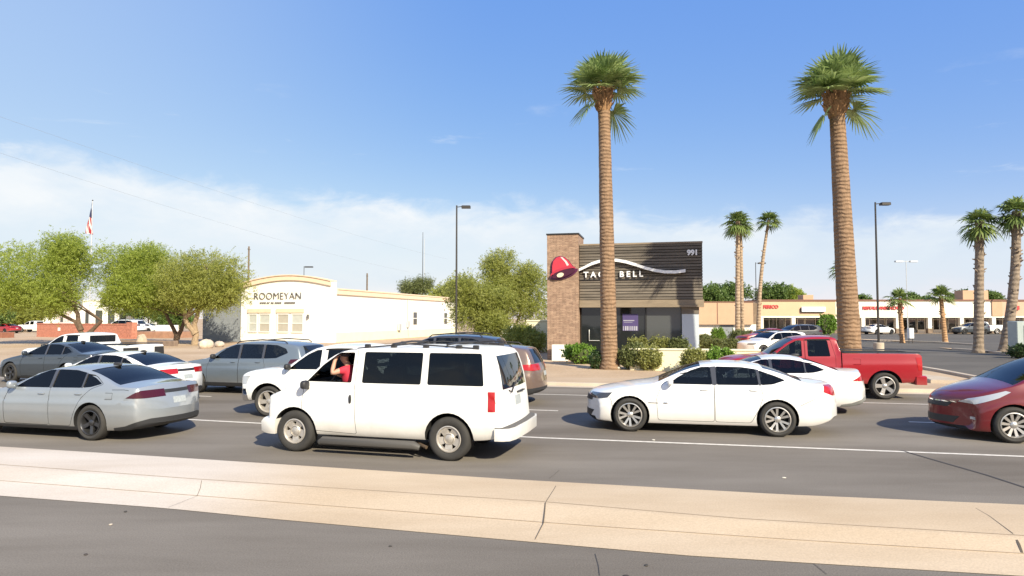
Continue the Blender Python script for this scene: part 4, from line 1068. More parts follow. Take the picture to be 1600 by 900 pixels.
def strip(name, A, Bp, za, zb, mat, kind='structure'):
    vs = [(p.x, p.y, za) for p in A] + [(p.x, p.y, zb) for p in Bp]; n = len(A)
    mb = MB().add(vs, [(i, i + 1, n + i + 1, n + i) for i in range(n - 1)])
    o = mb.build(name, mat, fix=False); o['kind'] = kind; return o
# one sheet to the horizon beyond the kerb, one road sheet in front of it
back = offs(KP, .30)
far = [Vector((p.x * 6 if abs(p.x) < 130 else p.x * 9, 1800, 0)) for p in KP]
strip('ground', back, far, GZ - .006, GZ - .006, M_DIRT)
near = [Vector((p.x * 1.2, -60, 0)) for p in KP]
strip('road', near, KP, 0, 0, M_ASPH)
mb = MB(); prof = [(-.45, .004), (-.02, .010), (0, .11), (.02, .12), (.17, .12)]
rows = [[Vector((q.x, q.y, z)) for q in offs(KP, d)] for d, z in prof]; n = len(KP)
for r in rows: mb.v += [tuple(p) for p in r]
for k in range(len(rows) - 1):
    for i in range(n - 1): mb.f.append((k * n + i, k * n + i + 1, (k + 1) * n + i + 1, (k + 1) * n + i)); mb.mi.append(0)
o = mb.build('kerb', M_KERB, fix=False, ang=20); o['kind'] = 'structure'
strip('pavement', offs(KP, .172), offs(KP, 2.1), GZ - .002, GZ - .002, M_WALK)

def px_line(tab, z, xs): return [G(x, interp_px(tab, x), z) for x in xs]
XS = list(range(-1000, 2601, 40))
FAR_E = [(-400, 672), (0, 697), (250, 712.5), (500, 728.5), (800, 748), (1225, 771.5), (1600, 787.5), (2000, 804)]
TOP_E = [(-400, 699), (0, 727), (310, 750), (850, 785), (1150, 811), (1600, 838), (2000, 862)]
BOT_E = [(-400, 720), (0, 752), (300, 775), (885, 820), (1250, 845), (1600, 866), (2000, 889)]
NEAR_E = [(-400, 742), (0, 774.5), (260, 794), (430, 811), (800, 844), (1075, 868), (1600, 900), (2000, 924)]
rows = [px_line(FAR_E, .135, XS)]
rows = [[Vector((p.x, p.y, -.02)) for p in offs(rows[0], .03)], [p + Vector((0, 0, -.02)) for p in offs(rows[0], .012)], offs(rows[0], -.03), px_line(TOP_E, .13, XS), px_line(BOT_E, .045, XS), px_line(NEAR_E, .006, XS)]
rows.insert(4, [Vector(((a.x * .85 + b.x * .15), a.y * .85 + b.y * .15, .121)) for a, b in zip(rows[3], rows[4])])
rows.insert(6, [Vector(((a.x * .9 + b.x * .1), a.y * .9 + b.y * .1, .038)) for a, b in zip(rows[5], rows[6])])
mb = MB(); n = len(XS)
for r in rows: mb.v += [tuple(p) for p in r]
for k in range(len(rows) - 1):
    for i in range(n - 1): mb.f.append((k * n + i, (k + 1) * n + i, (k + 1) * n + i + 1, k * n + i + 1)); mb.mi.append(0)
MED_ROWS = rows
def crack(pts, w, mi=1):
    """thin open joint following the concrete: pts are (pixel x, pixel y, level)"""
    P = [G(x, y, z) + Vector((0, 0, .004)) for x, y, z in pts]
    for a, b in zip(P, P[1:]):
        t = (b - a).normalized(); s = Vector((-t.y, t.x, 0)) * w / 2
        mb.add([a - s, b - s, b + s, a + s], [(0, 1, 2, 3)], mi)
crack([(x, interp_px(TOP_E, x) - 1.2, .13) for x in range(-600, 2201, 80)], .016, 2)
crack([(x, interp_px(BOT_E, x) - 1.0, .048) for x in range(-600, 2201, 80)], .012, 2)
crack([(872, 753, .13), (866, 764, .13), (852, 786, .128)], .009)
crack([(852, 786, .13), (851, 800, .095), (849, 818, .05)], .013); crack([(849, 818, .05), (836, 843, .012)], .008)
crack([(315, 751, .13), (313, 763, .095), (308, 775, .05)], .006); crack([(308, 775, .05), (263, 793, .012)], .005)
crack([(1508, 785, .13), (1545, 806, .13), (1583, 834, .13)], .008); crack([(1583, 835, .13), (1592, 850, .095), (1597, 864, .05)], .022)
nt = M_CONC.node_tree; bs = nt.nodes['Principled BSDF']; src = bs.inputs['Base Color'].links[0].from_socket   # concrete colour blended paler towards the left end
tcn = nt.nodes.new('ShaderNodeTexCoord'); sx = nt.nodes.new('ShaderNodeSeparateXYZ'); nt.links.new(tcn.outputs['Object'], sx.inputs[0])
mr = nt.nodes.new('ShaderNodeMapRange'); mr.interpolation_type = 'SMOOTHSTEP'; mr.inputs['From Min'].default_value = -2.2; mr.inputs['From Max'].default_value = -4.6; nt.links.new(sx.outputs[0], mr.inputs['Value'])
vm = nt.nodes.new('ShaderNodeVectorMath'); vm.operation = 'MULTIPLY'; vm.inputs[1].default_value = (1.08, 1.20, 1.45); nt.links.new(src, vm.inputs[0])
mm = nt.nodes.new('ShaderNodeMix'); mm.data_type = 'RGBA'; nt.links.new(mr.outputs[0], mm.inputs[0]); nt.links.new(src, mm.inputs[6]); nt.links.new(vm.outputs[0], mm.inputs[7]); nt.links.new(mm.outputs[2], bs.inputs['Base Color'])
o = mb.build('median', [M_CONC, M_CRACK, pm('tooled_edge_grime', (0.41, 0.315, 0.22), .95, var=(1.5, .2))], fix=False, ang=14); o['kind'] = 'structure'
bm = bmesh.new(); bm.from_mesh(o.data); 
for f in bm.faces:
    if f.normal.z < -.1: f.normal_flip()
bm.to_mesh(o.data); bm.free()
def paint_line(tab, x0, x1, w, name='lane_line'):
    xs = [x0 + (x1 - x0) * i / 24 for i in range(25)]; P = [G(x, interp_px(tab, x), 0) for x in xs]
    return strip(name, offs(P, -w / 2), offs(P, w / 2), .005, .005, M_LINE)
L1 = [(-500, 612), (0, 639), (308, 656.5), (838, 684), (1215, 698.5), (1600, 713.5), (2200, 737)]
paint_line(L1, -400, 2100, .11)
L2 = [(0, 606), (840, 641), (1600, 665)]
for x0, x1 in ((-60, 30), (250, 330), (815, 872), (1420, 1520)): paint_line(L2, x0, x1, .10)
L3 = [(-300, 578), (300, 603), (880, 617), (1450, 632), (2200, 650)]
paint_line(L3, -250, 2100, .10)
# tar seams and small marks on the asphalt
mbx = MB()
def seam(pts, w, z=.006):
    P = [G(x, y, 0) for x, y in pts]
    for a, b in zip(P, P[1:]):
        t = (b - a).normalized(); s = Vector((-t.y, t.x, 0)) * w / 2
        mbx.add([(p.x, p.y, z) for p in (a - s, b - s, b + s, a + s)], [(0, 1, 2, 3)])
seam([(1408, 704), (1470, 722), (1540, 742), (1620, 768), (1700, 800)], .045)
seam([(858, 748), (866, 742), (874, 735)], .007); seam([(930, 866), (935, 884), (937, 900)], .006); seam([(1270, 880), (1282, 890), (1292, 898)], .006)
o = mbx.build('road_seam', pm('tar_seam', (0.06, 0.055, 0.055), .9), fix=False); o['kind'] = 'structure'
rd = random.Random(5)
for px, py, s, c in ((173, 820, .05, (.5, .42, .33)), (196, 800, .05, (.05, .045, .04)), (134, 867, .05, (.06, .05, .045)), (1225, 747, .06, (.6, .55, .45)), (1021, 688, .07, (.6, .56, .48)), (610, 854, .04, (.05, .045, .04)), (978, 901, .06, (.04, .03, .03)), (1010, 884, .05, (.05, .045, .04))):
    p = G(px, py, 0); mb = blob((0, 0, s * .1), (s * .55, s * .4, s * .15), 2.2, 8)
    o = mb.build('pebble', pm('pebble_%d' % px, c, .9), loc=(p.x, p.y, 0), rz=rd.uniform(0, 3))
    where = {173: 'pale pebble on the near lane by the left end of the median', 196: 'dark pebble at the near foot of the median', 134: 'dark chip on the near lane at bottom left', 1225: 'pale reflector chip in the lane below the white fastback car', 1021: 'pale chip on the white lane line under the white fastback car', 610: 'dark chip in the near lane below the white van', 978: 'dark lump at the bottom edge of the picture', 1010: 'dark chip in the near lane just under the median'}[px]
    tag(o, where, 'pebble', 'pebbles and chips on the road')
# parking lot, islands, kerbs on the right
lot_px = [(1200, 541), (1300, 548), (1380, 562), (1445, 577), (1516, 590), (1600, 604), (1900, 640), (2400, 700)]
A = [G(x, y, GZ) for x, y in lot_px]
Bk = [Vector((G(1120, 540, GZ).x + 6 + i * 22, 97.2, 0)) for i in range(len(A))]
o = strip('parking_lot', A, Bk, GZ + .002, GZ + .002, M_ASPH2)
def kerb_strip(name, pts, w, h, mat=M_KERB):
    P = [G(x, y, GZ) for x, y in pts]; L, Rr = offs(P, -w / 2), offs(P, w / 2); mb = MB(); n = len(P)
    for q, z in ((L, GZ - .01), (L, GZ + h - .02), (offs(P, -w / 2 + .02), GZ + h), (offs(P, w / 2 - .02), GZ + h), (Rr, GZ + h - .02), (Rr, GZ - .01)): mb.v += [(p.x, p.y, z) for p in q]
    for k in range(5):
        for i in range(n - 1): mb.f.append((k * n + i, k * n + i + 1, (k + 1) * n + i + 1, (k + 1) * n + i)); mb.mi.append(0)
    mb.f += [tuple(k * n for k in range(6)), tuple(k * n + n - 1 for k in range(5, -1, -1))]; mb.mi += [0, 0]
    o = mb.build(name, mat); o['kind'] = 'structure'; return o
kerb_strip('island_kerb', [(1375, 533.5), (1400, 534), (1460, 536), (1523, 540)], .3, .14)
kerb_strip('island_kerb', [(1490, 547), (1530, 549.5), (1570, 554), (1620, 560), (1700, 570)], .3, .14)
kerb_strip('driveway_kerb', [(1440, 576), (1470, 581), (1516, 590), (1560, 598), (1640, 613)], .28, .10)
kerb_strip('driveway_kerb', [(1425, 590), (1447, 592), (1462, 594), (1478, 599)], .9, .11)
isl = [G(x, y, GZ) for x, y in ((1365, 533), (1395, 534), (1460, 536), (1523, 540))]
strip('island_bed', isl, [p + Vector((1, 6, 0)) for p in isl], GZ + .05, GZ + .05, M_DIRT)
isl = [G(x, y, GZ) for x, y in ((1490, 547), (1530, 549.5), (1570, 554), (1620, 560), (1700, 570))]
strip('island_bed', isl, [p + Vector((1, 3.2, 0)) for p in isl], GZ + .05, GZ + .05, M_DIRT)
mbx = MB(); seam([(1400, 556), (1450, 559), (1520, 562.5), (1600, 567)], .22, GZ + .006)
for v in range(len(mbx.v)): pass
o = mbx.build('lot_seam', pm('lot_seam', (0.05, 0.048, 0.05), .9), fix=False); o['kind'] = 'structure'
# ------------------------------------------------------------------ buildings
M_STUC = pm('cream_stucco', (0.85, 0.83, 0.76), 0.9, var=(1.2, 0.04), bump=(40, .15))
M_PEACH = pm('peach_trim', (0.72, 0.56, 0.41), 0.9, var=(2, 0.06))
M_YELW = pm('pale_yellow_stucco', (0.76, 0.71, 0.50), 0.9, var=(1.2, 0.06), bump=(40, .15))
M_GREYW = pm('grey_wall', (0.23, 0.25, 0.27), 0.9, var=(1.5, 0.12))
M_BLIND = pm('window_blind', (0.40, 0.38, 0.33), 0.6, var=(3, 0.08))
M_BLINDL = pm('window_shade_pale', (0.45, 0.47, 0.44), 0.5, var=(3, 0.08))
M_WFRAME = pm('white_frame', (0.75, 0.74, 0.70), 0.6)
M_SIGNK = pm('sign_letter_dark', (0.13, 0.13, 0.135), 0.5)
M_SIGNR = pm('sign_letter_red', (0.52, 0.05, 0.05), 0.5)
M_SIGNW = pm('sign_white', (0.80, 0.80, 0.80), 0.4)
M_DGLASS = pm('dark_shop_glass', (0.018, 0.021, 0.022), 0.04, spec=0.6)
M_GGLASS = pm('grey_shop_glass', (0.07, 0.075, 0.075), 0.05, spec=0.6)
M_FRAMEK = pm('black_frame', (0.02, 0.02, 0.02), 0.4)
M_POLE = pm('dark_bronze_pole', (0.045, 0.042, 0.04), 0.5, metal=.3)
M_WOOD = pm('pole_wood', (0.16, 0.12, 0.085), 0.9, var=(4, .2))
M_GALV = pm('galvanised', (0.55, 0.56, 0.56), 0.5, metal=.4)
M_TANW = pm('tan_wall', (0.50, 0.33, 0.215), 0.9, var=(1.0, .06))
M_PEACHW = pm('peach_fascia', (0.62, 0.42, 0.27), 0.9, var=(.6, .05))
M_PINKW = pm('pink_fascia', (0.60, 0.37, 0.27), 0.9, var=(.6, .05))
M_CREAMW = pm('cream_fascia', (0.76, 0.72, 0.62), 0.9, var=(.6, .04))
M_REDCAP = pm('red_roof_edge', (0.20, 0.10, 0.07), 0.8)
M_SLAT = pm('weathered_slat', (0.140, 0.118, 0.094), 0.75, var=(2.5, .3), scl=(.4, 1, 3), island=.3)
M_SLATL = pm('pale_slat', (0.25, 0.195, 0.135), 0.75, var=(2.5, .2), scl=(.4, 1, 3))
M_BRICK = brick_mat('ledge_stone', (0.42, 0.285, 0.20), (0.29, 0.185, 0.13), (0.22, 0.145, 0.10), .34, .065, .012, bump=.7)
M_STONE2 = M_BRICK
M_REDWALL = brick_mat('red_block_wall', (0.48, 0.19, 0.125), (0.44, 0.17, 0.11), (0.40, 0.17, 0.12), .4, .2, .006, bump=.15)
M_PANEL = pm('pale_blue_grey_panel', (0.50, 0.55, 0.60), 0.5)

def lettering(s, size, depth, mat, parent, loc, name='lettering', spacing=1.0, bold=0.0, rz=0):
    me = text_mesh(s, size, depth, spacing, bold); return link(name, me, mat, parent, loc, rz)

# ---- fast food restaurant with stone tower and slatted front
a13 = -R(13)
o0 = GX(855, 36, GZ)
tb = thing('restaurant', 'fast food restaurant with brown stone tower, dark slatted front and red bell sign', 'restaurant', o0, a13)
MB().box((1.72, .85, 0), (7.9, 16, 5.5)).box((0, 2.3, 0), (1.75, 16, 4.2)).build('main_block', M_TANW, tb)
m = MB().box((0, 0, 0), (1.70, 2.3, 6.72)); m.build('stone_tower', M_BRICK, tb)
MB().box((-.04, -.04, 6.722), (1.74, 2.34, 6.80)).build('tower_cap', M_FRAMEK, tb)
# slatted screen
m = MB(); m.box((1.74, .42, 2.95), (8.06, .80, 6.12)); m.build('screen_backing', pm('screen_backing', (.055, .045, .036), .9), tb)
m = MB(); rd = random.Random(3); z = 3.22; k = 0
while z < 6.1:
    h = .105 + .03 * (k % 2); p = rd.uniform(.0, .035); m.box((1.73, .30 - p, z), (8.10, .418, z + h)); z += h + .035; k += 1
m.build('slat_screen', M_SLAT, tb)
m = MB(); rd = random.Random(9); z = 3.22
while z < 6.1: m.box((8.062, .42, z), (8.12, 5.2, z + .11)); z += .155
m.build('side_slat_screen', M_SLAT, tb)
MB().box((1.72, .22, 2.92), (8.16, .80, 3.19)).box((1.72, .15, 2.80), (8.16, .80, 2.917)).build('fascia_beam', M_SLATL, tb)
MB().box((1.72, .26, 6.13), (8.13, .84, 6.22)).build('parapet_cap', M_SLATL, tb)
# glazing
for i, (xa, xb, mat) in enumerate(((1.80, 3.02, M_DGLASS), (3.10, 5.16, M_DGLASS), (5.24, 7.00, M_GGLASS))):
    w = MB().box((xa, .62, .30), (xb, .66, 2.798)).build('shop_window' if i else 'glass_door', mat, tb)
    fr = MB()
    for q in ((xa - .04, xa), (xb, xb + .04)): fr.box((q[0], .56, .05), (q[1], .70, 2.797))
    fr.box((xa, .58, .20), (xb, .69, .298)); fr.build('frame', M_FRAMEK, w)
    if i == 0: MB().tube([(2.2, .56, 1.0), (2.2, .53, 1.05), (2.2, .53, 1.55), (2.2, .56, 1.6)], .018, 8).tube([(2.2, .56, 1.02), (2.75, .56, 1.02)], .02, 8).build('handle', M_GALV, w)
MB().box((1.74, .56, 0), (7.02, .845, .198)).build('plinth', M_STUC, tb)
MB().box((7.05, .36, 0), (7.90, .846, 2.45)).build('side_panel', M_PANEL, tb)
MB().box((7.03, .33, 2.452), (7.92, .845, 2.798)).build('panel_head', M_SLAT, tb)
# window poster
po = MB().box((3.98, .605, 1.55), (4.80, .618, 2.45)).build('window_poster', pm('poster_purple', (.075, .055, .16), .5), tb)
m = MB(); rd = random.Random(1)
m.box((4.02, .598, 2.08), (4.60, .604, 2.12)); m.box((4.05, .598, 2.0), (4.5, .604, 2.02)); 
for i in range(8):
    x = 4.0 + i * .098; m.box((x, .598, 1.57), (x + rd.uniform(.03, .075), .604, 1.80))
m.build('poster_print', pm('poster_white', (.40, .40, .45), .5), po)
# red bell sign on the tower
bell = empty('bell_sign', (.82, -.06, 4.93)); bell.parent = tb; bell.rotation_euler = (0, R(-17), 0)
def ell(cx, cz, rx, rz, a0=0, a1=360, n=28): return [(cx + rx * math.cos(R(a0 + (a1 - a0) * i / n)), cz + rz * math.sin(R(a0 + (a1 - a0) * i / n))) for i in range(n + (0 if a1 - a0 == 360 else 1))]
dome = [(-.60, -.22), (-.55, -.02), (-.46, .25), (-.33, .47), (-.12, .60), (.10, .60), (.31, .47), (.45, .24), (.54, 0), (.62, -.20)]
back = [(x * 1.12 - .03, z * 1.12 - .02) for x, z in dome] + ell(0, -.30, .80, .30, 0, -180, 20)
MB().prism(back, -.02, .06).build('bell_backing', pm('bell_purple', (.085, .012, .055), .4), bell)
MB().prism(dome, -.10, -.022).build('bell_dome', pm('bell_pink_red', (.50, .032, .055), .4, coat=.3), bell)
rim = ell(0, -.24, .70, .23, 180, 0, 24) + ell(0, -.30, .70, .16, 0, 180, 24)
MB().prism(rim, -.14, -.102).build('bell_rim', pm('bell_red', (.42, .02, .045), .35, coat=.6), bell)
MB().prism(ell(0, -.33, .64, .185), -.125, -.024).build('bell_mouth', pm('bell_dark', (.055, .006, .025), .4), bell)
MB().prism(ell(-.18, -.36, .19, .115), -.17, -.126).build('bell_clapper', pm('bell_cream', (.72, .62, .45), .4), bell)
MB().prism([(.10, .57), (.20, .53), (.36, .25), (.42, .02), (.30, .0), (.26, .22)], -.112, -.101).build('bell_highlight', pm('bell_pale', (.78, .55, .55), .35), bell)
# swoosh over the name, in the plane of the slats
sw = [(1.72, 4.80), (2.05, 4.95), (2.40, 5.13), (2.80, 5.25), (3.30, 5.31), (3.75, 5.29), (4.2, 5.20), (4.7, 5.04), (5.2, 4.86), (5.7, 4.72), (6.2, 4.64), (6.7, 4.62), (7.25, 4.68)]
up = [(x, z + .078) for x, z in sw]; dn = [(x, z - .078 + (.0 if i > 1 else .02)) for i, (x, z) in enumerate(sw)]
m = MB(); 
for i in range(len(sw) - 1): m.prism([dn[i], dn[i + 1], up[i + 1], up[i]], .04, .24)
me = m.mesh(); bm = bmesh.new(); bm.from_mesh(me); bmesh.ops.remove_doubles(bm, verts=bm.verts, dist=1e-4)
dup = [f for f in bm.faces if len(f.verts) == 4 and abs(f.normal.y) < .01 and all(any(abs(v.co.x - q[0]) < 1e-3 for q in sw[1:-1]) for v in f.verts) and max(v.co.x for v in f.verts) - min(v.co.x for v in f.verts) < 1e-3]
bmesh.ops.delete(bm, geom=dup, context='FACES_ONLY'); bmesh.ops.recalc_face_normals(bm, faces=bm.faces); bm.to_mesh(me); bm.free(); smooth(me)
link('swoosh_sign', me, M_SIGNW, tb)
MB().box((1.74, .235, 4.26), (5.42, .296, 4.30)).build('sign_rail', M_FRAMEK, tb)
lettering('TACO BELL', .42, .10, M_SIGNW, tb, (3.52, .21, 4.54), 'sign_lettering', 1.58, .012)
lettering('991', .37, .06, M_SIGNW, tb, (7.62, .22, 5.62), 'number_lettering', 1.0, .02)

# ---- white building with arched front
a16 = -R(16)
wb = thing('white_building', 'cream white stucco building with arched parapet and peach trim', 'building', GX(518, 60, GZ), a16)
Wd = 9.6
arch = [(-Wd, 0), (0, 0), (0, 5.45)]
for i in range(21):
    q = i / 20; x = -.05 - (Wd - .1) * q; arch.append((x, 5.45 + .80 * math.sin(PI * (.09 + .86 * q)) - .18))
arch.append((-Wd, 5.45))
MB().prism(arch, 0, .8).build('front_wall', M_STUC, wb)
m = MB(); tp = arch[3:-1]
for a, b in zip(tp, tp[1:]):
    m.prism([(a[0], a[1] - .36), (b[0], b[1] - .36), (b[0], b[1] + .06), (a[0], a[1] + .06)], -.16, -.002)
    m.prism([(a[0], a[1] + .061), (b[0], b[1] + .061), (b[0], b[1] + .15), (a[0], a[1] + .15)], -.24, .9)
m.build('arched_cornice', M_PEACH, wb)
m = MB(); m.box((-Wd + .1, .802, 0), (-.05, 32, 4.72)); m.build('side_wing', M_STUC, wb)
m = MB(); m.box((-.4, .81, 4.40), (.12, 32.2, 4.82)); m.box((-.5, .805, 4.822), (.18, 32.3, 4.95)); m.build('side_cornice', M_PEACH, wb)
m = MB(); m.box((-.045, .81, 0), (.02, 32, .9)); m.build('side_base', M_YELW, wb)
def wb_window(x0, x1, z0, z1, shade, split=True):
    w = MB().box((x0, -.012, z0), (x1, -.003, z1)).build('window', shade[0], wb)
    f = MB()
    for q in ((x0 - .10, x0), (x1, x1 + .10)): f.box((q[0], -.07, z0 - .1), (q[1], -.003, z1 + .1))
    f.box((x0, -.07, z1), (x1, -.003, z1 + .1)); f.box((x0, -.10, z0 - .1), (x1, -.003, z0)); zm = z0 + (z1 - z0) * .48; f.box((x0, -.06, zm - .035), (x1, -.013, zm + .035))
    f.build('frame', M_WFRAME, w)
    MB().box((x0 + .01, -.022, z0 + .01), (x1 - .01, -.0125, zm - .036)).build('lower_pane', shade[1], w)
wins = [(-8.65, -7.85), (-7.5, -6.45), (-5.55, -4.45), (-4.05, -2.95)]
for i, (x0, x1) in enumerate(wins): wb_window(x0, x1, 1.0, 2.55, ((M_BLINDL, M_BLINDL), (M_BLINDL, M_BLIND), (M_BLIND, M_BLIND), (M_BLINDL, M_BLIND))[i])
for x0, x1 in ((-8.8, -6.3), (-5.7, -2.8)): MB().box((x0, -.12, 2.72), (x1, -.003, 3.08)).build('window_head', M_PEACH, wb)
MB().box((-2.42, -.22, 2.2), (-2.28, -.003, 2.55)).build('wall_lamp', M_SIGNK, wb)
lettering('ROOMEYAN', .92, .10, M_SIGNK, wb, (-5.62, -.06, 4.25), 'sign_lettering', 1.0, -.026)
lettering('www.or oc oooo   nnnnnnn', .30, .06, M_SIGNK, wb, (-5.62, -.06, 3.66), 'small_lettering', 1.1, .0)
for y0, z0, z1 in ((17.5, 1.5, 2.9), (27.0, 1.5, 2.9)):
    w = MB().box((.003, y0, z0), (.012, y0 + 1.1, z1)).build('window', M_GGLASS, wb)
    MB().box((.003, y0 - .1, z0 - .1), (.05, y0 - .002, z1 + .1)).box((.003, y0 + 1.102, z0 - .1), (.05, y0 + 1.2, z1 + .1)).box((.013, y0, (z0 + z1) / 2 - .04), (.05, y0 + 1.1, (z0 + z1) / 2 + .04)).build('frame', M_WFRAME, w)
MB().tube([(.08, 16, 4.3), (.08, 16, 2.2), (.08, 16.2, .3)], .05, 8).box((.02, 15.8, 1.2), (.22, 16.2, 1.9)).box((.02, 13.4, .9), (.3, 13.9, 1.6)).build('meter_pipe', M_GALV, wb)
# grey wing on its left, standing further back
gw = thing('grey_building', 'grey low building wall behind the trees beside the white building', 'building', GX(317, 64, GZ), a16)
MB().box((0, 0, 0), (4.6, 14, 4.6)).build('wall', M_GREYW, gw)
MB().box((-.05, -.05, 4.602), (4.65, 14, 4.72)).build('roof_edge', M_GREYW, gw)
MB().tube([(.2, -.02, 2.5), (.35, -.02, 2.72), (.5, -.02, 2.5), (.62, -.02, 2.78), (.78, -.02, 2.42), (.9, -.02, 2.68), (1.05, -.02, 2.4), (1.2, -.02, 2.6)], .045, 6).build('painted_mark', pm('faded_blue', (.05, .09, .16), .7), gw)

# ---- shopping strip far across the lot
YM = 98.0
def mx(px, Y=YM): return D(px, 497, Y).x
MO = Vector((mx(1187), YM, GZ)); mall = thing('shopping_strip', 'long single storey row of shops with peach and cream fascia and white columns', 'building', MO)
def lx(px): return mx(px) - MO.x
def lz(py): return D(800, py, YM).z - GZ
segs = [(1187, 1306, M_PEACHW, 0), (1306, 1550, M_CREAMW, .05), (1550, 1566, M_TANW, -.12), (1566, 1780, M_PINKW, 0)]
for a, b, mat, dy in segs:
    MB().box((lx(a), dy, 2.52), (lx(b) - .004, 12, 4.72)).build('fascia', mat, mall)
    MB().box((lx(a), dy - .12, 4.722), (lx(b) - .004, 12, 4.95)).build('roof_edge', M_REDCAP, mall)
MB().box((lx(1187), -.04, 2.28), (lx(1780), .6, 2.518)).build('soffit_beam', M_CREAMW, mall)
MB().box((lx(1187), .6, 2.30), (lx(1780), 3.2, 2.50)).build('soffit', M_STUC, mall)
cols = [1190, 1240, 1307, 1349, 1403, 1453, 1503, 1553, 1605, 1660, 1720, 1775]
for c in cols:
    q = MB().box((lx(c) - .28, 0, .7), (lx(c) + .28, .5, 2.278)).build('column', M_CREAMW, mall)
    MB().box((lx(c) - .34, -.06, 0), (lx(c) + .34, .56, .698)).build('column_base', pm('column_stone', (.20, .15, .11), .9, var=(3, .3)), q)
for i, (a, b) in enumerate(zip(cols, cols[1:])):
    x0, x1 = lx(a) + .1, lx(b) - .1
    MB().box((x0, 3.2, 0), (x1, 3.5, .5)).build('stall_riser', (M_TANW if i < 2 else M_STUC) if i % 2 else M_GREYW, mall)
    w = MB().box((x0, 3.30, .502), (x1, 3.36, 2.30)).build('shop_window', M_DGLASS if i % 3 else M_GGLASS, mall)
    f = MB(); nn = 4
    for k in range(nn + 1):
        x = x0 + (x1 - x0) * k / nn; f.box((x - .04, 3.22, .5), (x + .04, 3.298, 2.3))
    f.box((x0, 3.23, 1.95), (x1, 3.297, 2.02)); f.build('frame', M_WFRAME if i % 2 else M_GALV, w)
    if i not in (0, 4):
        xd = x0 + (x1 - x0) * (.3 if i % 2 else .55)
        dr = MB().box((xd, 3.12, .02), (xd + .95, 3.19, 2.05)).build('shop_door', M_DGLASS, mall)
        MB().box((xd - .09, 3.10, 0), (xd, 3.2, 2.14)).box((xd + .95, 3.10, 0), (xd + 1.04, 3.2, 2.14)).box((xd, 3.10, 2.052), (xd + .95, 3.2, 2.14)).box((xd, 3.09, .9), (xd + .95, 3.118, 1.0)).build('door_frame', M_WFRAME, dr)
MB().box((lx(1187), 3.5, 0), (lx(1780), 12, 2.3)).build('shop_interior', M_DARK, mall)
lettering('FERICO', .66, .1, M_SIGNR, mall, (lx(1204.5), -.06, lz(479.5)), 'sign_lettering', 1.0, .03)
sb = MB().box((lx(1252), -.25, lz(487)), (lx(1289), -.003, lz(479.5))).build('sign_box', M_SIGNW, mall)
MB().box((lx(1251), -.27, lz(488)), (lx(1287), -.003, lz(487.1))).box((lx(1250.6), -.27, lz(487)), (lx(1251.8), -.003, lz(481))).build('sign_box_shadow', M_POLE, sb)  # dark strips standing in for the shadow the sign box casts
lettering('RESTAURANTE', .62, .1, M_SIGNR, mall, (lx(1369), -.02, lz(481.5)), 'sign_lettering', .93, .03)
lettering('MEXICANO', .62, .1, M_SIGNR, mall, (lx(1398), -.02, lz(481.5)), 'sign_lettering', .80, .03)
MB().box((lx(1575), -.2, lz(485.5)), (lx(1580), -.003, lz(478))).build('sign_panel', M_SIGNR, mall)
MB().box((lx(1582), -.2, lz(484)), (lx(1592), -.003, lz(478))).build('sign_panel', M_SIGNR, mall)
# rooftop unit boxes
for px, w, h in ((1292, 1.6, .9), (1570, 4, 1.6)):
    MB().bbox((lx(px) - w / 2, 6, 4.95), (lx(px) + w / 2, 8, 4.95 + h), .03).build('rooftop_unit', M_TANW, mall)
# tan building with overhanging upper wall to the left of the strip
o1 = GX(1088, 84, GZ)
tn = thing('tan_building', 'low tan building with overhanging upper wall and white ground floor', 'building', o1)
xr = D(1188, 497, 84).x - o1.x
m = MB().box((-3, 0, 1.42), (xr - .9, 9, 4.20)); m.build('upper_wall', M_TANW, tn)
MB().box((-3.05, -.06, 4.202), (xr - .85, 9, 4.32)).build('roof_edge', M_REDCAP, tn)
MB().prism([(xr - .898, 1.42), (xr + .3, 1.42), (xr + .3, 4.0), (xr - .2, 4.2), (xr - .898, 4.2)], 1.2, 9).build('side_bay', pm('shaded_recess_wall', (.20, .145, .10), .9, var=(2, .2)), tn)  # side recess, its shade put into a darker wall colour
MB().box((-3, .5, 0), (xr + .2, 9, 1.417)).build('ground_floor', M_STUC, tn)
MB().box((3.1, .42, 0), (4.8, .497, 1.35)).build('roller_door', M_GREYW, tn)
MB().box((2.62, -.04, 1.5), (2.70, -.003, 4.15)).build('downpipe', M_REDCAP, tn)

# ---- low pale yellow planter wall in front of the restaurant
wl0 = G(984, 578, GZ); wl1 = wl0 + Vector((8 * math.cos(R(13)), -8 * math.sin(R(13)), 0))
pw = thing('planter_wall', 'low pale yellow planter wall in front of the restaurant windows', 'wall', wl0, math.atan2(wl1.y - wl0.y, wl1.x - wl0.x))
Lw = (wl1 - wl0).length
MB().bbox((0, 0, -.05), (Lw, .32, .86), .02).build('wall_body', M_YELW, pw)
MB().bbox((-.03, -.03, .862), (Lw + .03, .35, .93), .015).build('coping', M_YELW, pw)
p = G(862, 563, GZ); w2 = tag(MB().bbox((0, 0, -.05), (.85, .3, .82), .02).build('white_wall', M_STUC, None, p, a13), 'short white low wall at the foot of the stone tower', 'wall')
p = GX(836, 46, GZ); w3 = thing('yellow_wall', 'pale yellow block wall left of the stone tower, behind the trees', 'wall', p, a13)
MB().box((-.6, 0, 0), (.9, 3.5, 2.0)).build('wall_body', M_YELW, w3); MB().box((-.65, -.05, 2.002), (.95, 3.5, 2.1)).build('coping', M_YELW, w3)

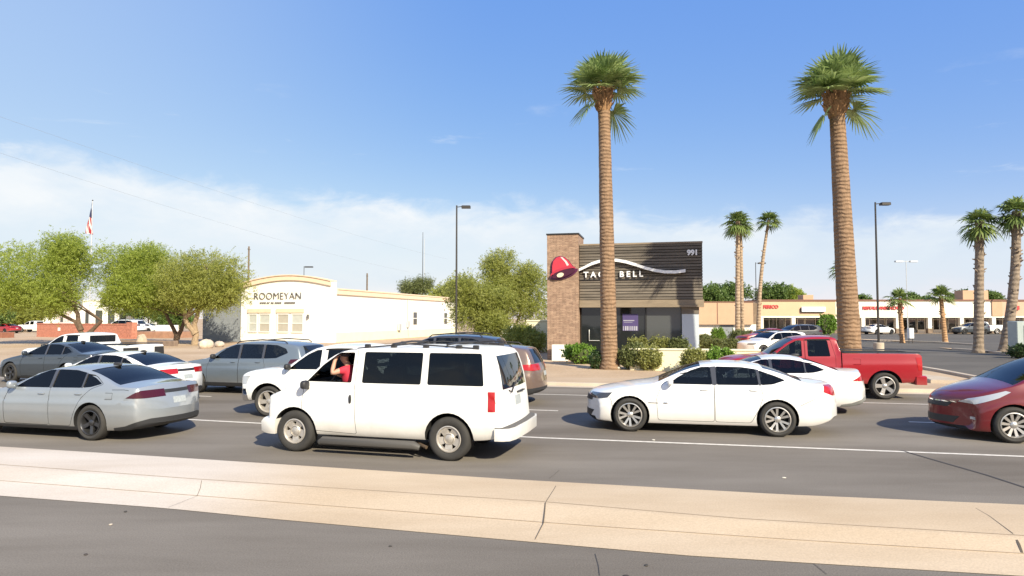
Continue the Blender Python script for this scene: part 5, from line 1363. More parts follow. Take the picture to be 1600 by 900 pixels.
# ---- left side: red wall, small walls, rocks
r0, r1 = GX(58, 80, GZ), GX(208, 72, GZ); rw = thing('red_wall', 'long low red block wall with end pier beyond the mesquite trees', 'wall', r0, math.atan2(r1.y - r0.y, r1.x - r0.x)); Lr = (r1 - r0).length
MB().box((0, 0, -.05), (Lr - .92, .3, 1.48)).build('wall_body', M_REDWALL, rw)
MB().box((-.04, -.04, 1.482), (Lr - .92, .34, 1.62)).build('coping', M_REDWALL, rw)
MB().box((Lr - .918, -.12, -.05), (Lr, .5, 1.78)).build('end_pier', M_REDWALL, rw)
MB().box((4.3, -.03, .75), (4.75, -.003, 1.12)).build('wall_plate', M_STUC, rw)
p = GX(-30, 76, GZ); tag(MB().bbox((0, 0, -.02), (3.2, 1.5, .62), .04).build('brown_planter_box', pm('brown_block', (.26, .11, .07), .9, var=(3, .2)), None, p, a16), 'low dark red planter box at the left edge of the bare ground', 'planter')
q0, q1 = G(180, 539, GZ), G(272, 541, GZ); tag(MB().bbox((0, 0, -.03), ((q1 - q0).length, .4, .42), .03).build('low_planter_wall', pm('brown_grey_block', (.22, .16, .12), .9, var=(3, .2)), None, q0, math.atan2(q1.y - q0.y, q1.x - q0.x)), 'low grey brown retaining wall under the mesquite tree trunks', 'wall')
q0 = GX(210, 76, GZ); tag(MB().bbox((0, 0, -.03), (5.6, 3, .7), .05).build('raised_bed', pm('reddish_soil', (.36, .20, .13), .95, var=(2, .2)), None, q0, a16), 'raised bed of reddish soil right of the red wall', 'planter')
q0 = GX(243, 84, GZ); bw = tag(MB().bbox((0, 0, -.03), (3.0, .6, 1.35), .03).build('block_wall', M_STUC, None, q0, a16), 'small cream block wall behind the mesquite trunks', 'wall')
def rock(px, py, r, seed, label, col=(.42, .33, .24)):
    p = G(px, py, GZ); rd = random.Random(seed); mb = blob((0, 0, r[2] * .75), r, 2.3, 12)
    mb.v = [(x * (1 + rd.uniform(-.14, .14)), y * (1 + rd.uniform(-.14, .14)), z * (1 + rd.uniform(-.1, .1))) for x, y, z in mb.v]
    tag(mb.build('boulder', pm('rock_%d' % seed, col, .95, var=(5, .25), bump=(9, .5)), None, p, rd.uniform(0, 3), ang=50), label, 'rock', 'boulders beside the pavement')
rock(221, 543, (.42, .35, .55), 1, 'upright tan boulder by the tail of the white pickup on the left')
rock(233, 545, (.30, .28, .22), 2, 'small dark boulder beside the upright tan one', (.12, .09, .07))
rock(322, 544, (.62, .4, .36), 3, 'pale flat boulder in front of the grey wall', (.55, .46, .36))
rock(343, 542, (.5, .35, .25), 4, 'low pale boulder just right of the flat one by the grey wall', (.50, .42, .34))
rock(966, 577, (.16, .12, .08), 5, 'small pale stone between the tall palm and the clipped shrubs', (.55, .5, .42))
# white building and depot far left
o2 = GX(128, 118, GZ); fb = thing('far_white_building', 'white building with dark windows far behind the red wall', 'building', o2)
MB().box((0, 0, 0), (9, 8, 5.2)).build('wall', M_STUC, fb); MB().box((-.1, -.1, 5.202), (9.1, 8, 5.4)).build('roof_edge', M_CREAMW, fb)
for x in (0.6, 2.4, 4.6, 6.6): 
    w = MB().box((x, -.02, .8), (x + (.6 if x < 1 else 1.2), -.003, 3.6)).build('window', M_GGLASS, fb); MB().box((x - .08, -.05, .7), (x - .002, -.003, 3.7)).build('frame', M_WFRAME, w)
o2 = GX(42, 122, GZ); fb = thing('far_shed', 'low white shed with a pinkish bay far left behind the red wall', 'building', o2)
MB().box((0, 0, 0), (5.4, 6, 3.9)).box((7.8, .4, 0), (9.6, 6, 3.9)).build('wall', M_STUC, fb); MB().box((5.402, .2, 0), (7.798, 6, 3.8)).build('bay', pm('pink_wall', (.60, .50, .50), .9), fb)
MB().box((6.0, .15, 1.5), (6.5, .197, 2.4)).build('window', M_GGLASS, fb); MB().box((-.1, -.1, 3.902), (9.7, 6, 4.0)).build('roof_edge', M_CREAMW, fb)

# ------------------------------------------------------------------ poles, wires, flag
def lot_light(name, label, px, Y, top_py, base_h=0.0, arm=(0.75, 0), hw=.5, mat=M_POLE, r=.075, group='parking lot lights'):
    b = GX(px, Y, GZ); t = D(px, top_py, Y); h = t.z - GZ; root = thing(name, label, 'light pole', b, group=group)
    if base_h: MB().lathe([(.32, 0), (.32, base_h - .03), (.29, base_h), (.001, base_h)], 18).build('concrete_base', M_KERB, root)
    MB().tube([(0, 0, base_h - .01), (0, 0, h * .5), (0, 0, h)], [r, r * .9, r * .72], 10).build('pole', mat, root)
    m = MB()
    for s in ((1, -1) if arm[1] else (1,)):
        m.tube([(0, 0, h - .12), (s * arm[0] * .45, 0, h - .08)], .03, 6)
        m.bbox((s * arm[0] * .45 - (hw if s < 0 else 0), -.2, h - .2), (s * arm[0] * .45 + (hw if s > 0 else 0), .2, h - .02), .03)
    m.build('lamp_head', mat, root); return root
lot_light('light_pole', 'tall dark light pole standing between the white building and the restaurant', 713, 46, 321, .5, hw=.62)
lot_light('light_pole', 'tall dark light pole on a round concrete base in the right hand lot', 1372, 44, 316, .62, hw=.62)
lot_light('light_pole', 'pale twin headed light pole far back in front of the cream shops', 1418, 78, 407, .5, (.9, 1), .9, M_GALV, .05)
lot_light('light_pole', 'thin dark light pole with one head between the mid distance palms', 1182, 90, 410, .4, hw=1.0, r=.06)
lot_light('light_pole', 'street lamp head rising behind the arched parapet of the white building', 474, 100, 416, .4, (.3, 0), 1.2, M_POLE, .06)
for px, Y, ty, lab in ((387, 105, 385, 'brown wooden power pole behind the left shoulder of the white building'), (573, 110, 427, 'short brown wooden post rising behind the white building roof')):
    b = GX(px, Y, GZ); h = D(px, ty, Y).z - GZ; t = thing('power_pole', lab, 'utility pole', b, group='wooden utility poles')
    MB().tube([(0, 0, 0), (0, 0, h)], [.17, .12], 10).build('pole', M_WOOD, t); MB().box((-.06, -.5, h - .5), (.06, .5, h - .4)).build('crossarm', M_WOOD, t)
b = GX(660, 150, GZ); h = D(660, 363, 150).z - GZ; t = thing('radio_mast', 'thin radio mast with a pale edge far behind the white building', 'mast', b)
MB().tube([(0, 0, 0), (0, 0, h)], [.12, .05], 8).build('pole', M_POLE, t); MB().tube([(.35, 0, 0), (.35, 0, h * .93)], .05, 5).build('stay', M_GALV, t)
# flag hanging at rest
b = GX(139.5, 96, GZ); h = D(139, 314, 96).z - GZ; fl = thing('flag_pole', 'tall flag pole with ball top behind the mesquite trees', 'flag pole', b)
MB().tube([(0, 0, 0), (0, 0, h)], [.1, .045], 10).build('pole', M_GALV, fl); blob((0, 0, h + .08), (.1, .1, .1), 2, 10).build('ball', M_POLE, fl)
fm = bpy.data.materials.new('flag_cloth'); fm.use_nodes = True; nt = fm.node_tree; bs = nt.nodes['Principled BSDF']; bs.inputs['Roughness'].default_value = .8
at = nt.nodes.new('ShaderNodeAttribute'); at.attribute_name = 'flag_colour'; nt.links.new(at.outputs['Color'], bs.inputs['Base Color'])
NX, NZ = 26, 39; vs = []; cols_ = []
rd = random.Random(4)
for j in range(NZ + 1):
    for i in range(NX + 1):
        u, v = i / NX, j / NZ          # u along the fly (hanging down), v across the hoist
        z = h - .15 - v * 1.9 * (1 - u * .55) - u * 4.4 * (1 - .12 * v); x = -.10 - .75 * math.sin(u * PI * .6) * (.35 + .3 * math.sin(v * 9 + u * 3)) + .22 * math.sin(v * 14 + u * 2) * u; y = .25 * math.sin(v * 11 + u * 4) * (.2 + u)
        vs.append((x, y, z))
fs = []
for j in range(NZ):
    for i in range(NX):
        k = j * (NX + 1) + i; fs.append((k, k + 1, k + NX + 2, k + NX + 1)); st = int(j / 3)
        cols_.append((.015, .02, .07, 1) if (i < NX * .4 and j < NZ * .54) else ((.30, .015, .025, 1) if st % 2 == 0 else (.50, .49, .48, 1)))
me = bpy.data.meshes.new('flag'); me.from_pydata(vs, [], fs); ca = me.color_attributes.new('flag_colour', 'FLOAT_COLOR', 'CORNER')
ca.data.foreach_set('color', np.repeat(np.array(cols_, dtype=np.float32), 4, axis=0).ravel())
sol = link('flag', me, fm, None, b); tag(sol, 'red, white and blue flag hanging limp on the tall pole', 'flag')
for p in me.polygons: p.use_smooth = True
# overhead wires
def wire(px0, py0, Y0, px1, py1, Y1, label, sag=.8):
    a, b = D(px0, py0, Y0), D(px1, py1, Y1); P = [a.lerp(b, i / 24) + Vector((0, 0, -sag * 4 * (i / 24) * (1 - i / 24))) for i in range(25)]
    tag(MB().tube(P, .007, 5).build('power_line', pm('wire', (.25, .26, .28), .6)), label, 'power line', 'overhead wires on the left')
wire(-160, 186, 40, 640, 425, 120, 'lower overhead wire crossing the cloud bank at left')
wire(-120, 140, 40, 700, 405, 130, 'upper overhead wire crossing the cloud bank at left')

# ------------------------------------------------------------------ planting
def at_(px, py, z=GZ): return G(px, py, z)
B0 = GX(952, 29.4, GZ); fan_palm('fan_palm', 'tall fan palm with ringed brown trunk in front of the restaurant', B0, D(943, 138, 29.4), .375, .27, 2.3, 44, 11, T_BIG, L_PALM, 'tall palms by the pavement', leaflets=30, low=4, hang=2)
B0 = GX(1328, 27.2, GZ); fan_palm('fan_palm', 'tall fan palm with thick brown trunk behind the red pickup bed', B0, D(1306, 144, 27.2), .46, .30, 2.3, 44, 23, T_BIG, L_PALM, 'tall palms by the pavement', leaflets=30, low=4, hang=2)
gp = 'palms around the parking lot'
def lot_palm(px, Y, tpx, tpy, r0, r1, cr, nf, seed, tm, label, **k):
    fan_palm('fan_palm', label, GX(px, Y, GZ), D(tpx, tpy, Y), r0, r1, cr, nf, seed, tm, L_PALM2, gp, leaflets=16, **k)
lot_palm(1152, 60, 1153, 346, .24, .19, 1.75, 30, 31, T_SMALL, 'shaggy pale trunked palm, left of the mid distance pair', stubs=46, boots=False, low=-45, droop=.4)
lot_palm(1160, 62, 1157, 352, .18, .15, 1.5, 20, 30, T_SMALL, 'slim palm trunk growing close behind the shaggy pale palm', stubs=20, boots=False, low=-40, droop=.4)
lot_palm(1184, 62, 1201, 344, .22, .13, 1.5, 26, 32, T_SMALL, 'slim palm leaning right beside the shaggy mid distance palm', boots=False, low=-25, droop=.4, stubs=10, bend=(-.25, 0, 0))
lot_palm(1527, 43, 1531, 346, .30, .24, 1.65, 26, 33, T_GREY, 'grey trunked palm on the right hand island, left of the pair', stubs=60, boots=False, low=-50, droop=.45)
lot_palm(1567, 42, 1588, 330, .32, .24, 1.65, 28, 34, T_GREY, 'grey trunked palm leaning right at the right edge of the picture', stubs=60, boots=False, low=-50, droop=.45, bend=(.25, 0, 0))
lot_palm(1409, 60, 1405, 466, .20, .17, 1.55, 20, 35, T_TAN, 'short palm on the lot island beside the dark light pole', boots=False, low=-20, droop=.4, stubs=14)
lot_palm(1476, 60, 1470, 462, .22, .17, 1.60, 20, 36, T_TAN, 'short tan trunked palm at the right end of the lot island', boots=False, low=-20, droop=.4, stubs=10)
lot_palm(1316, 56, 1316, 420, .2, .16, 1.5, 18, 37, T_TAN, 'small palm peeping out behind the thick palm trunk', boots=False, low=-30, droop=.4)

gm = 'mesquite trees on the left'
def lob(c, n, spread, r, seed, w=1):
    rd = random.Random(seed); return [(c[0] + rd.uniform(-1, 1) * spread[0], c[1] + rd.uniform(-1, 1) * spread[1], c[2] + rd.uniform(-1, 1) * spread[2], r * rd.uniform(.75, 1.2), r * rd.uniform(.75, 1.2), r * rd.uniform(.6, .95), w) for _ in range(n)]
def treeb(px, Y): return GX(px, Y, GZ)
Y = 56
tree('mesquite_tree', 'bushy green mesquite at the left edge, its forked trunk in front of the red wall', 'tree', treeb(131, Y), lob((-4.0, 0, 6.1), 10, (3.0, 1.6, 1.9), 2.0, 1) + lob((-1.7, 0, 7.8), 5, (1.0, 1, 1.2), 1.3, 2) + lob((-4.4, 0, 4.0), 7, (3.4, 1.2, .5), 1.35, 3), L_MESQ, M_BARK, 41, 9500, 13, (.07, .026),
     [((0, 0, 0), (-.1, 0, .9), (-.7, 0, 1.9), (-1.9, 0, 2.5)), ((0, 0, .5), (.6, .1, 1.2), (1.5, 0, 2.0)), ((-.2, 0, 1.2), (-.6, 0, 2.6), (-1.0, 0, 3.6))], .2, gm, up=.35, spl=(.35, 1.0))
tree('mesquite_tree', 'bright green mesquite in the middle of the left group', 'tree', treeb(277, Y + 2), lob((-3.2, 0, 6.0), 9, (2.5, 1.6, 1.6), 1.8, 5) + lob((-3.8, 0, 7.3), 4, (2.2, 1, .6), 1.3, 6, .6) + lob((-2.4, 0, 4.2), 8, (3.2, 1, .7), 1.35, 7), L_MESQ, M_BARK, 42, 9500, 13, (.07, .026),
     [((0, 0, 0), (-.1, 0, .8), (-.6, 0, 1.9), (-1.3, 0, 3.2)), ((0, 0, .4), (.35, 0, 1.2), (.7, 0, 2.4))], .2, gm, up=.35, spl=(.35, 1.0))
tree('mesquite_tree', 'olive green mesquite nearest the white building, pale thick trunk', 'tree', treeb(306, Y), lob((.5, 0, 5.6), 10, (2.4, 1.6, 1.5), 1.75, 8) + lob((1.9, 0, 4.4), 4, (.9, 1, .8), 1.1, 9) + lob((-.6, 0, 4.1), 7, (2.6, 1, .6), 1.3, 10), L_MESQ2, M_BARKL, 43, 9500, 13, (.07, .026),
     [((0, 0, 0), (.02, 0, .8), (-.05, 0, 1.7), (.2, 0, 2.9)), ((0, 0, .9), (-.5, 0, 1.5), (-.9, 0, 2.2))], .27, gm, up=.35, spl=(.35, 1.0))
gq = 'trees between the white building and the restaurant'
Y = 50
tree('palo_verde_tree', 'tall wispy green tree just left of the stone tower', 'tree', treeb(795, Y), lob((-.3, 0, 5.6), 5, (1.0, .8, 1.0), 1.0, 11, .6) + lob((1.6, 0, 5.3), 3, (.6, .6, .8), .8, 12, .4) + lob((.6, 0, 3.4), 7, (1.9, 1, 1.2), 1.3, 13) , L_PALO, M_BARKL, 44, 5500, 13, (.065, .025), [((0, 0, 0), (.1, 0, 1.1), (-.1, 0, 2.2), (-.2, 0, 4.2)), ((0, 0, .7), (.6, 0, 1.8), (1.3, 0, 3.8))], .13, gq, up=.5, spl=(.4, .9))
tree('palo_verde_tree', 'rounded yellow green tree beside the dark light pole', 'tree', treeb(752, Y - 2), lob((-.2, 0, 3.4), 6, (1.2, .9, 1.1), 1.15, 14) + lob((-.2, 0, 1.6), 4, (1.4, .8, .6), .9, 15), L_PALO, M_BARKL, 45, 5500, 13, (.065, .025), [((0, 0, 0), (.1, 0, 1.0), (-.1, 0, 2.6))], .12, gq, up=.4)
tree('palo_verde_tree', 'green tree rising over the far corner of the white building', 'tree', treeb(703, 92), lob((0, 0, 5.6), 6, (2.4, 1.5, 1.2), 1.7, 16), L_PALO, M_BARKL, 46, 1800, 13, (.13, .05), [((0, 0, 0), (.1, 0, 2.0), (-.1, 0, 4))], .16, gq)
tree('leafy_bush', 'dense green bush low against the yellow block wall', 'bush', treeb(818, 44), lob((0, 0, .8), 5, (.8, .6, .3), .65, 17), L_MESQ2, M_BARK, 47, 1200, 12, (.07, .03), None, .06, gq)
tree('spiky_tree', 'spiky grey green foliage above the white building roof', 'tree', treeb(652, 98), lob((0, 0, 6.4), 6, (2.4, 1, .5), .9, 18), L_SAGE, M_BARK, 48, 900, 12, (.2, .03), [((0, 0, 0), (0, 0, 5.5))], .15, gq, up=1.6, droop=-.1, spl=(.9, 1.5))
gf = 'trees behind the shopping strip'
for i, (px, Yt, zc, w, r, lab) in enumerate(((1108, 118, 5.6, 2.0, 1.9, 'dark green tree behind the tan building, next to the restaurant'), (1138, 122, 5.9, 2.3, 2.0, 'round green tree behind the tan building, by the palm pair'), (1206, 125, 6.2, 1.6, 2.0, 'rounded bright tree over the peach shop roof, left of two'), (1236, 125, 5.6, 1.5, 1.7, 'rounded bright tree over the peach shop roof, right of two'), (1339, 125, 5.4, .8, 1.2, 'small tree over the roof right of the thick palm'), (1508, 128, 5.6, 1.6, 1.6, 'dark tree over the cream shops by the leaning palms'), (1436, 128, 5.2, 2.2, 1.2, 'low green tree over the cream shops behind the short palms'), (1545, 128, 5.2, 1.6, 1.3, 'low tree over the shop roof near the right edge'))):
    tree('round_tree', lab, 'tree', treeb(px, Yt), lob((0, 0, zc), 6, (w, 1.2, 1.0), r, 50 + i), L_FAR if i != 3 else L_MESQ, M_BARK, 60 + i, 1500, 12, (.17, .09), [((0, 0, 0), (0, 0, 4))], .2, gf, nb=2)
for i, (px, Yt, zc, w, lab) in enumerate(((-20, 100, 2.6, 3, 'green bushes at the far left edge under the mesquite'), (40, 110, 3.0, 3, 'pale green tree behind the white pickup at far left'), (232, 116, 3.2, 3.6, 'dark green tree far behind the red wall pier'), (268, 112, 2.6, 2.4, 'green tree far behind the mesquite trunks'))):
    tree('background_tree', lab, 'tree', treeb(px, Yt), lob((0, 0, zc), 6, (w, 1.2, .9), 1.5, 70 + i), L_FAR if i != 1 else L_MESQ2, M_BARK, 80 + i, 1300, 12, (.16, .07), [((0, 0, 0), (0, 0, 2))], .15, 'trees far behind the red wall', nb=2)
gs = 'shrubs around the restaurant'
shrub('shrub', 'bright green leafy bush left of the tall palm trunk', at_(908, 568), (.88, .7, .85), L_BUSH, 91, 700, group=gs, leaf=(.05, .03))
shrub('shrub', 'small dark green bush touching the tall palm trunk', at_(932, 576), (.36, .35, .68), L_DARK, 92, 320, group=gs)
shrub('shrub', 'large round sage green bush right of the tall palm trunk', at_(989, 577), (.66, .6, 1.02), L_SAGE, 93, 800, group=gs)
shrub('shrub', 'clipped yellow green bush standing in front of the planter wall end', at_(1013, 578), (.5, .5, .88), L_CLIP, 94, 800, group=gs, boxy=True)
shrub('shrub', 'rounded clipped bush under the purple window poster', GX(996, 31.8, GZ), (.50, .4, 1.2), L_CLIP, 95, 520, group=gs, boxy=True)
shrub('shrub', 'rounded clipped bush in front of the grey window pane', GX(1030, 31.6, GZ), (.44, .4, 1.2), L_CLIP, 96, 520, group=gs, boxy=True)
shrub('shrub', 'dull clipped bush at the foot of the pale side panel', GX(1058, 31.4, GZ), (.46, .4, 1.2), L_SAGE, 97, 420, group=gs, boxy=True)
shrub('shrub', 'dull clipped bush before the planter wall, left of two above the white roof', at_(1084, 583), (.42, .35, .88), L_CLIP, 98, 520, group=gs, boxy=True)
shrub('shrub', 'bright clipped bush before the planter wall, right of two above the white roof', at_(1125, 583), (.5, .35, .90), L_BUSH, 99, 520, group=gs, boxy=True)
shrub('shrub', 'square clipped green bush before the white ground floor of the tan building', GX(1122, 52, GZ), (.5, .4, 1.35), L_BUSH, 100, 500, group=gs, boxy=True)
shrub('shrub', 'long low hedge right of the restaurant corner', GX(1130, 44, GZ), (1.35, .5, .78), L_SAGE, 101, 800, group=gs, boxy=True, cat='hedge')
shrub('shrub', 'loose shrub at the restaurant corner behind the low hedge', GX(1100, 46, GZ), (.6, .5, 1.1), L_SAGE, 102, 500, group=gs)
shrub('shrub', 'grey green shrub at the feet of the palm pair', GX(1160, 56, GZ), (1.3, .7, 1.2), L_SAGE, 103, 700, group=gs)
shrub('shrub', 'leafy shrub standing before the peach shop window', GX(1292, 90, GZ), (1.3, .8, 2.6), L_BUSH, 104, 500, group=gs, leaf=(.1, .05))
shrub('shrub', 'dark bush at the right edge by the grey utility box', at_(1596, 560), (.75, .6, .75), L_DARK, 105, 500, group='shrubs on the right')
p = at_(1592, 557); ub = thing('utility_box', 'grey green metal utility box at the right edge', 'utility box', p, -R(6))
MB().bbox((-.05, 0, 0), (1.6, .9, 2.05), .03).build('cabinet', pm('box_paint', (.36, .41, .40), .5, var=(3, .1)), ub); MB().bbox((.3, -.02, .2), (1.35, -.003, 1.8), .01).build('door', pm('box_paint_door', (.32, .37, .36), .5), ub)
# waste bin / cart posts on the lot island
p = GX(1422, 59, GZ); bn = thing('newspaper_box', 'white box on legs beside the short palm on the island', 'box', p)
MB().bbox((-.2, -.2, .45), (.2, .2, 1.35), .02).build('cabinet', M_SIGNW, bn)
for sx in (-.15, .15): MB().box((sx - .02, -.02, 0), (sx + .02, .02, .45)).build('leg', M_POLE, bn)
# ------------------------------------------------------------------ traffic
SHIRT = pm('red_shirt', (0.55, 0.03, 0.06), 0.8); SKIN = pm('skin', (0.48, 0.27, 0.19), 0.55); CAP = pm('dark_cap', (0.025, 0.03, 0.045), 0.8)

# -- white van in the near lane
S = van_spec(); S['wind_mat'] = M_CLEAR; S['ws_cut'] = .34; S['side_mat'] = M_PRIV
def van_extra(root, B, paint):
    for sd in (-1, 1):
        MB().tube([(1.33, sd * .99, .20), (1.40, sd * 1.0, .235), (3.10, sd * 1.0, .235), (3.20, sd * .98, .20)], [.05, .075, .075, .05], 10).build('running_board', pm('dusty_black_plastic', (.07, .065, .06), .6), root)
        y = sd * (B.par(2.8)[6] - .09)
        m = MB().tube([(1.90, y, 1.82), (2.9, y, 1.905), (4.15, y, 1.84)], .014, 6)
        for x in (2.1, 2.6, 3.2, 3.8, 4.1): m.bbox((x - .05, y - .03, B.par(x)[1] - .06), (x + .05, y + .03, 1.895), .01)
        m.build('roof_rail', M_TRIM, root)
    for x in (2.6, 3.6): MB().tube([(x, -B.par(x)[6] + .05, 1.90), (x, 0, 1.925), (x, B.par(x)[6] - .05, 1.90)], .018, 8).build('roof_bar', M_TRIM, root)
    # rear bumper with black step pad
    out = [(4.50, -.985), (4.62, -.975), (4.74, -.90), (4.79, -.7), (4.81, 0), (4.79, .7), (4.74, .90), (4.62, .975), (4.50, .985)]
    MB().prism(out, .37, .565, 'z').build('rear_bumper', paint, root)
    MB().prism([(x - .03 if abs(y) < .95 else x, y * .97) for x, y in out], .566, .58, 'z').build('step_pad', pm('grey_step_pad', (.10, .095, .09), .8), root)
    fo = [(.42, -.98), (.26, -.975), (.10, -.91), (.03, -.72), (-.05, 0), (.03, .72), (.10, .91), (.26, .975), (.42, .98)]
    m = MB(); n = len(fo); zs_ = ((.30, -.06), (.34, 0), (.50, .01), (.56, -.04))
    for z, o in zs_: m.v += [(x - o * (1 if x < .3 else 0), y, z) for x, y in fo]
    for k in range(3):
        for i in range(n - 1): m.f.append((k * n + i, k * n + i + 1, (k + 1) * n + i + 1, (k + 1) * n + i)); m.mi.append(0)
        m.f.append((k * n + n - 1, k * n, (k + 1) * n, (k + 1) * n + n - 1)); m.mi.append(0)
    m.f += [tuple(range(n)), tuple(range(4 * n - 1, 3 * n - 1, -1))]; m.mi += [0, 0]
    m.build('front_bumper', paint, root)
    MB().box((4.56, -.02, 1.06), (4.64, .42, 1.08)).build('tailgate_handle', M_TRIM, root)
    MB().tube([(4.58, -.45, 1.14), (4.63, -.4, 1.10), (4.60, -.1, 1.24)], .012, 6).build('wiper', M_TRIM, root)
    MB().tube([(3.05, -.75, .24), (3.2, -.88, .22), (3.3, -.92, .20)], .03, 8).build('exhaust_pipe', pm('rusty_pipe', (.14, .10, .07), .7, metal=.5), root)
    dr = [c for c in root.children if c.name.startswith('door')][0]
    blob((1.90, -B.ysurf(1.9, .98) - .015, .96), (.022, .02, .075), 3).build('handle', M_TRIM, dr)
    # cabin: seats, dashboard, steering wheel
    for y in (-.44, .42):
        st = MB().bbox((1.60, y - .26, .62), (2.12, y + .26, .92), .05).bbox((1.93, y - .25, .9), (2.11, y + .25, 1.44), .06); st.build('seat', M_SEAT, root)
        blob((2.04, y, 1.53), (.06, .14, .10), 3).build('headrest', M_SEAT, root)
    MB().bbox((3.2, -.7, .62), (3.34, .7, 1.40), .05).build('bench_back', M_SEAT, root)
    MB().bbox((1.0, -.78, .8), (1.22, .78, 1.15), .05).build('dashboard', pm('tan_dash', (.40, .36, .30), .7), root)
    m = MB(); q = []
    for k in range(21):
        a = 2 * PI * k / 20; q.append((1.32 + .09 * math.sin(a), -.44 + .19 * math.cos(a), 1.20 + .165 * math.sin(a)))
    m.tube(q, .016, 8, caps=False).tube([(1.18, -.44, 1.12), (1.32, -.44, 1.20)], .035, 8); m.build('steering_wheel', M_TRIM, root)
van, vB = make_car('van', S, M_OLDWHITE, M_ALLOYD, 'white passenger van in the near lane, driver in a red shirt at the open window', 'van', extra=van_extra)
for c in van.children_recursive:
    if c.name.split('.')[0] == 'window' and max(v.co.y for v in c.data.vertices) > 0 and max(v.co.x for v in c.data.vertices) < 2: c.data.materials[0] = M_CLEAR
place(van, vB, S, 0, (459, 706), 15.8)

# -- the driver
def skin_mesh(verts, edges, radii, root=0, sub=2):
    me = bpy.data.meshes.new('skin'); me.from_pydata(verts, edges, []); o = bpy.data.objects.new('tmp_s', me); COL.objects.link(o)
    o.modifiers.new('k', 'SKIN'); sv = me.skin_vertices[0].data
    for i, r in enumerate(radii): sv[i].radius = (r, r) if not isinstance(r, tuple) else r
    sv[root].use_root = True
    s = o.modifiers.new('s', 'SUBSURF'); s.levels = s.render_levels = sub
    dg = bpy.context.evaluated_depsgraph_get(); dg.update(); out = bpy.data.meshes.new_from_object(o.evaluated_get(dg)); bpy.data.objects.remove(o)
    for p in out.polygons: p.use_smooth = True
    return out
# local to the van: nose towards -x, seat on the -y side
J = []; E = []; RD = []
def jt(p, r, par=None):
    p = (p[0] - .44, p[1] - .05, p[2] + .075)
    J.append(p); RD.append(r)
    if par is not None: E.append((par, len(J) - 1))
    return len(J) - 1
pel = jt((2.14, -.46, .99), .15); bel = jt((2.13, -.46, 1.10), .15, pel); che = jt((2.10, -.47, 1.30), .16, bel); nk0 = jt((2.05, -.48, 1.42), .07, che); nk = jt((2.02, -.49, 1.47), .055, nk0)
jaw = jt((1.985, -.495, 1.515), .065, nk); hd = jt((1.99, -.50, 1.575), .085, jaw); hc = jt((2.0, -.50, 1.64), .075, hd)
ns = jt((1.895, -.505, 1.555), .014, hd)
for sd in (-1, 1):
    sh = jt((2.07, -.47 + sd * .17, 1.37), .065, che)
    if sd < 0:
        el = jt((1.90, -.79, 1.30), .048, sh); wr = jt((1.90, -.70, 1.50), .034, el); pm_ = jt((1.905, -.66, 1.575), .036, wr)
        for k in range(4): 
            f1 = jt((1.885 + .02 * k, -.62, 1.61 + .008 * (1.5 - abs(k - 1.5))), .011, pm_); jt((1.90 + .02 * k, -.58, 1.625), .009, f1)
        th = jt((1.88, -.665, 1.60), .012, pm_); jt((1.875, -.63, 1.61), .010, th)
    else:
        el = jt((1.95, -.20, 1.15), .048, sh); wr = jt((1.74, -.30, 1.24), .034, el); pm_ = jt((1.68, -.31, 1.27), .036, wr)
        for k in range(4): 
            f1 = jt((1.63, -.29 - .02 * k, 1.275), .011, pm_); jt((1.625, -.29 - .02 * k, 1.24), .009, f1)
        th = jt((1.67, -.35, 1.27), .012, pm_); jt((1.64, -.36, 1.26), .010, th)
    hp = jt((2.10, -.46 + sd * .10, .96), .10, pel); kn = jt((1.72, -.46 + sd * .13, .98), .075, hp); an = jt((1.55, -.46 + sd * .13, .70), .05, kn); jt((1.44, -.46 + sd * .13, .665), .045, an)
per = thing('person', 'van driver in a red shirt and dark cap, left arm raised at the open window', 'person', van.location, van.rotation_euler.z)
body = link('body', skin_mesh(J, E, RD), SKIN, per)
J, E, RD = [], [], []
pel = jt((2.14, -.46, 1.0), .165); bel = jt((2.13, -.46, 1.10), .172, pel); che = jt((2.10, -.47, 1.29), .18, bel); nk0 = jt((2.065, -.475, 1.40), .09, che)
for sd in (-1, 1):
    sh = jt((2.07, -.47 + sd * .175, 1.37), .085, che); a = Vector((2.07, -.47 + sd * .175, 1.37)); b = Vector((1.90, -.79, 1.30) if sd < 0 else (1.95, -.20, 1.15)); c = a.lerp(b, .62); jt(tuple(c), .064, sh)
link('shirt', skin_mesh(J, E, RD), SHIRT, per)
cp = blob((1.565, -.55, 1.71), (.098, .09, .062), 2.2, 16); cp.add([(1.49, -.57, 1.712), (1.49, -.43, 1.712), (1.39, -.45, 1.69), (1.39, -.55, 1.69), (1.49, -.57, 1.70), (1.49, -.43, 1.70), (1.39, -.45, 1.68), (1.39, -.55, 1.68)], [(0, 1, 2, 3), (7, 6, 5, 4), (0, 4, 5, 1), (1, 5, 6, 2), (2, 6, 7, 3), (3, 7, 4, 0)])
cp.build('cap', CAP, per)

# -- silver saloon, near lane, left
S = saloon_spec()
def saloon_extra(root, B, paint):
    blob((3.35, 0, B.top(3.35) + .02), (.11, .035, .045), 2.2).build('roof_antenna', M_TRIM, root)
sal, sB = make_car('saloon_car', S, M_SILVER, M_ALLOYK, 'silver grey saloon car in the near lane at the left edge', 'car', 'cars waiting in traffic', extra=saloon_extra)
S1 = S; place(sal, sB, S, 1, (139, 689), 15.5)
def recolour(root, old, new):
    for o in [root] + list(root.children_recursive):
        if o.type == 'MESH':
            for s in o.material_slots:
                if s.material == old: s.link = 'OBJECT'; s.material = new
def relabel(o, label, group=None):
    o['label'] = label
    if group: o['group'] = group
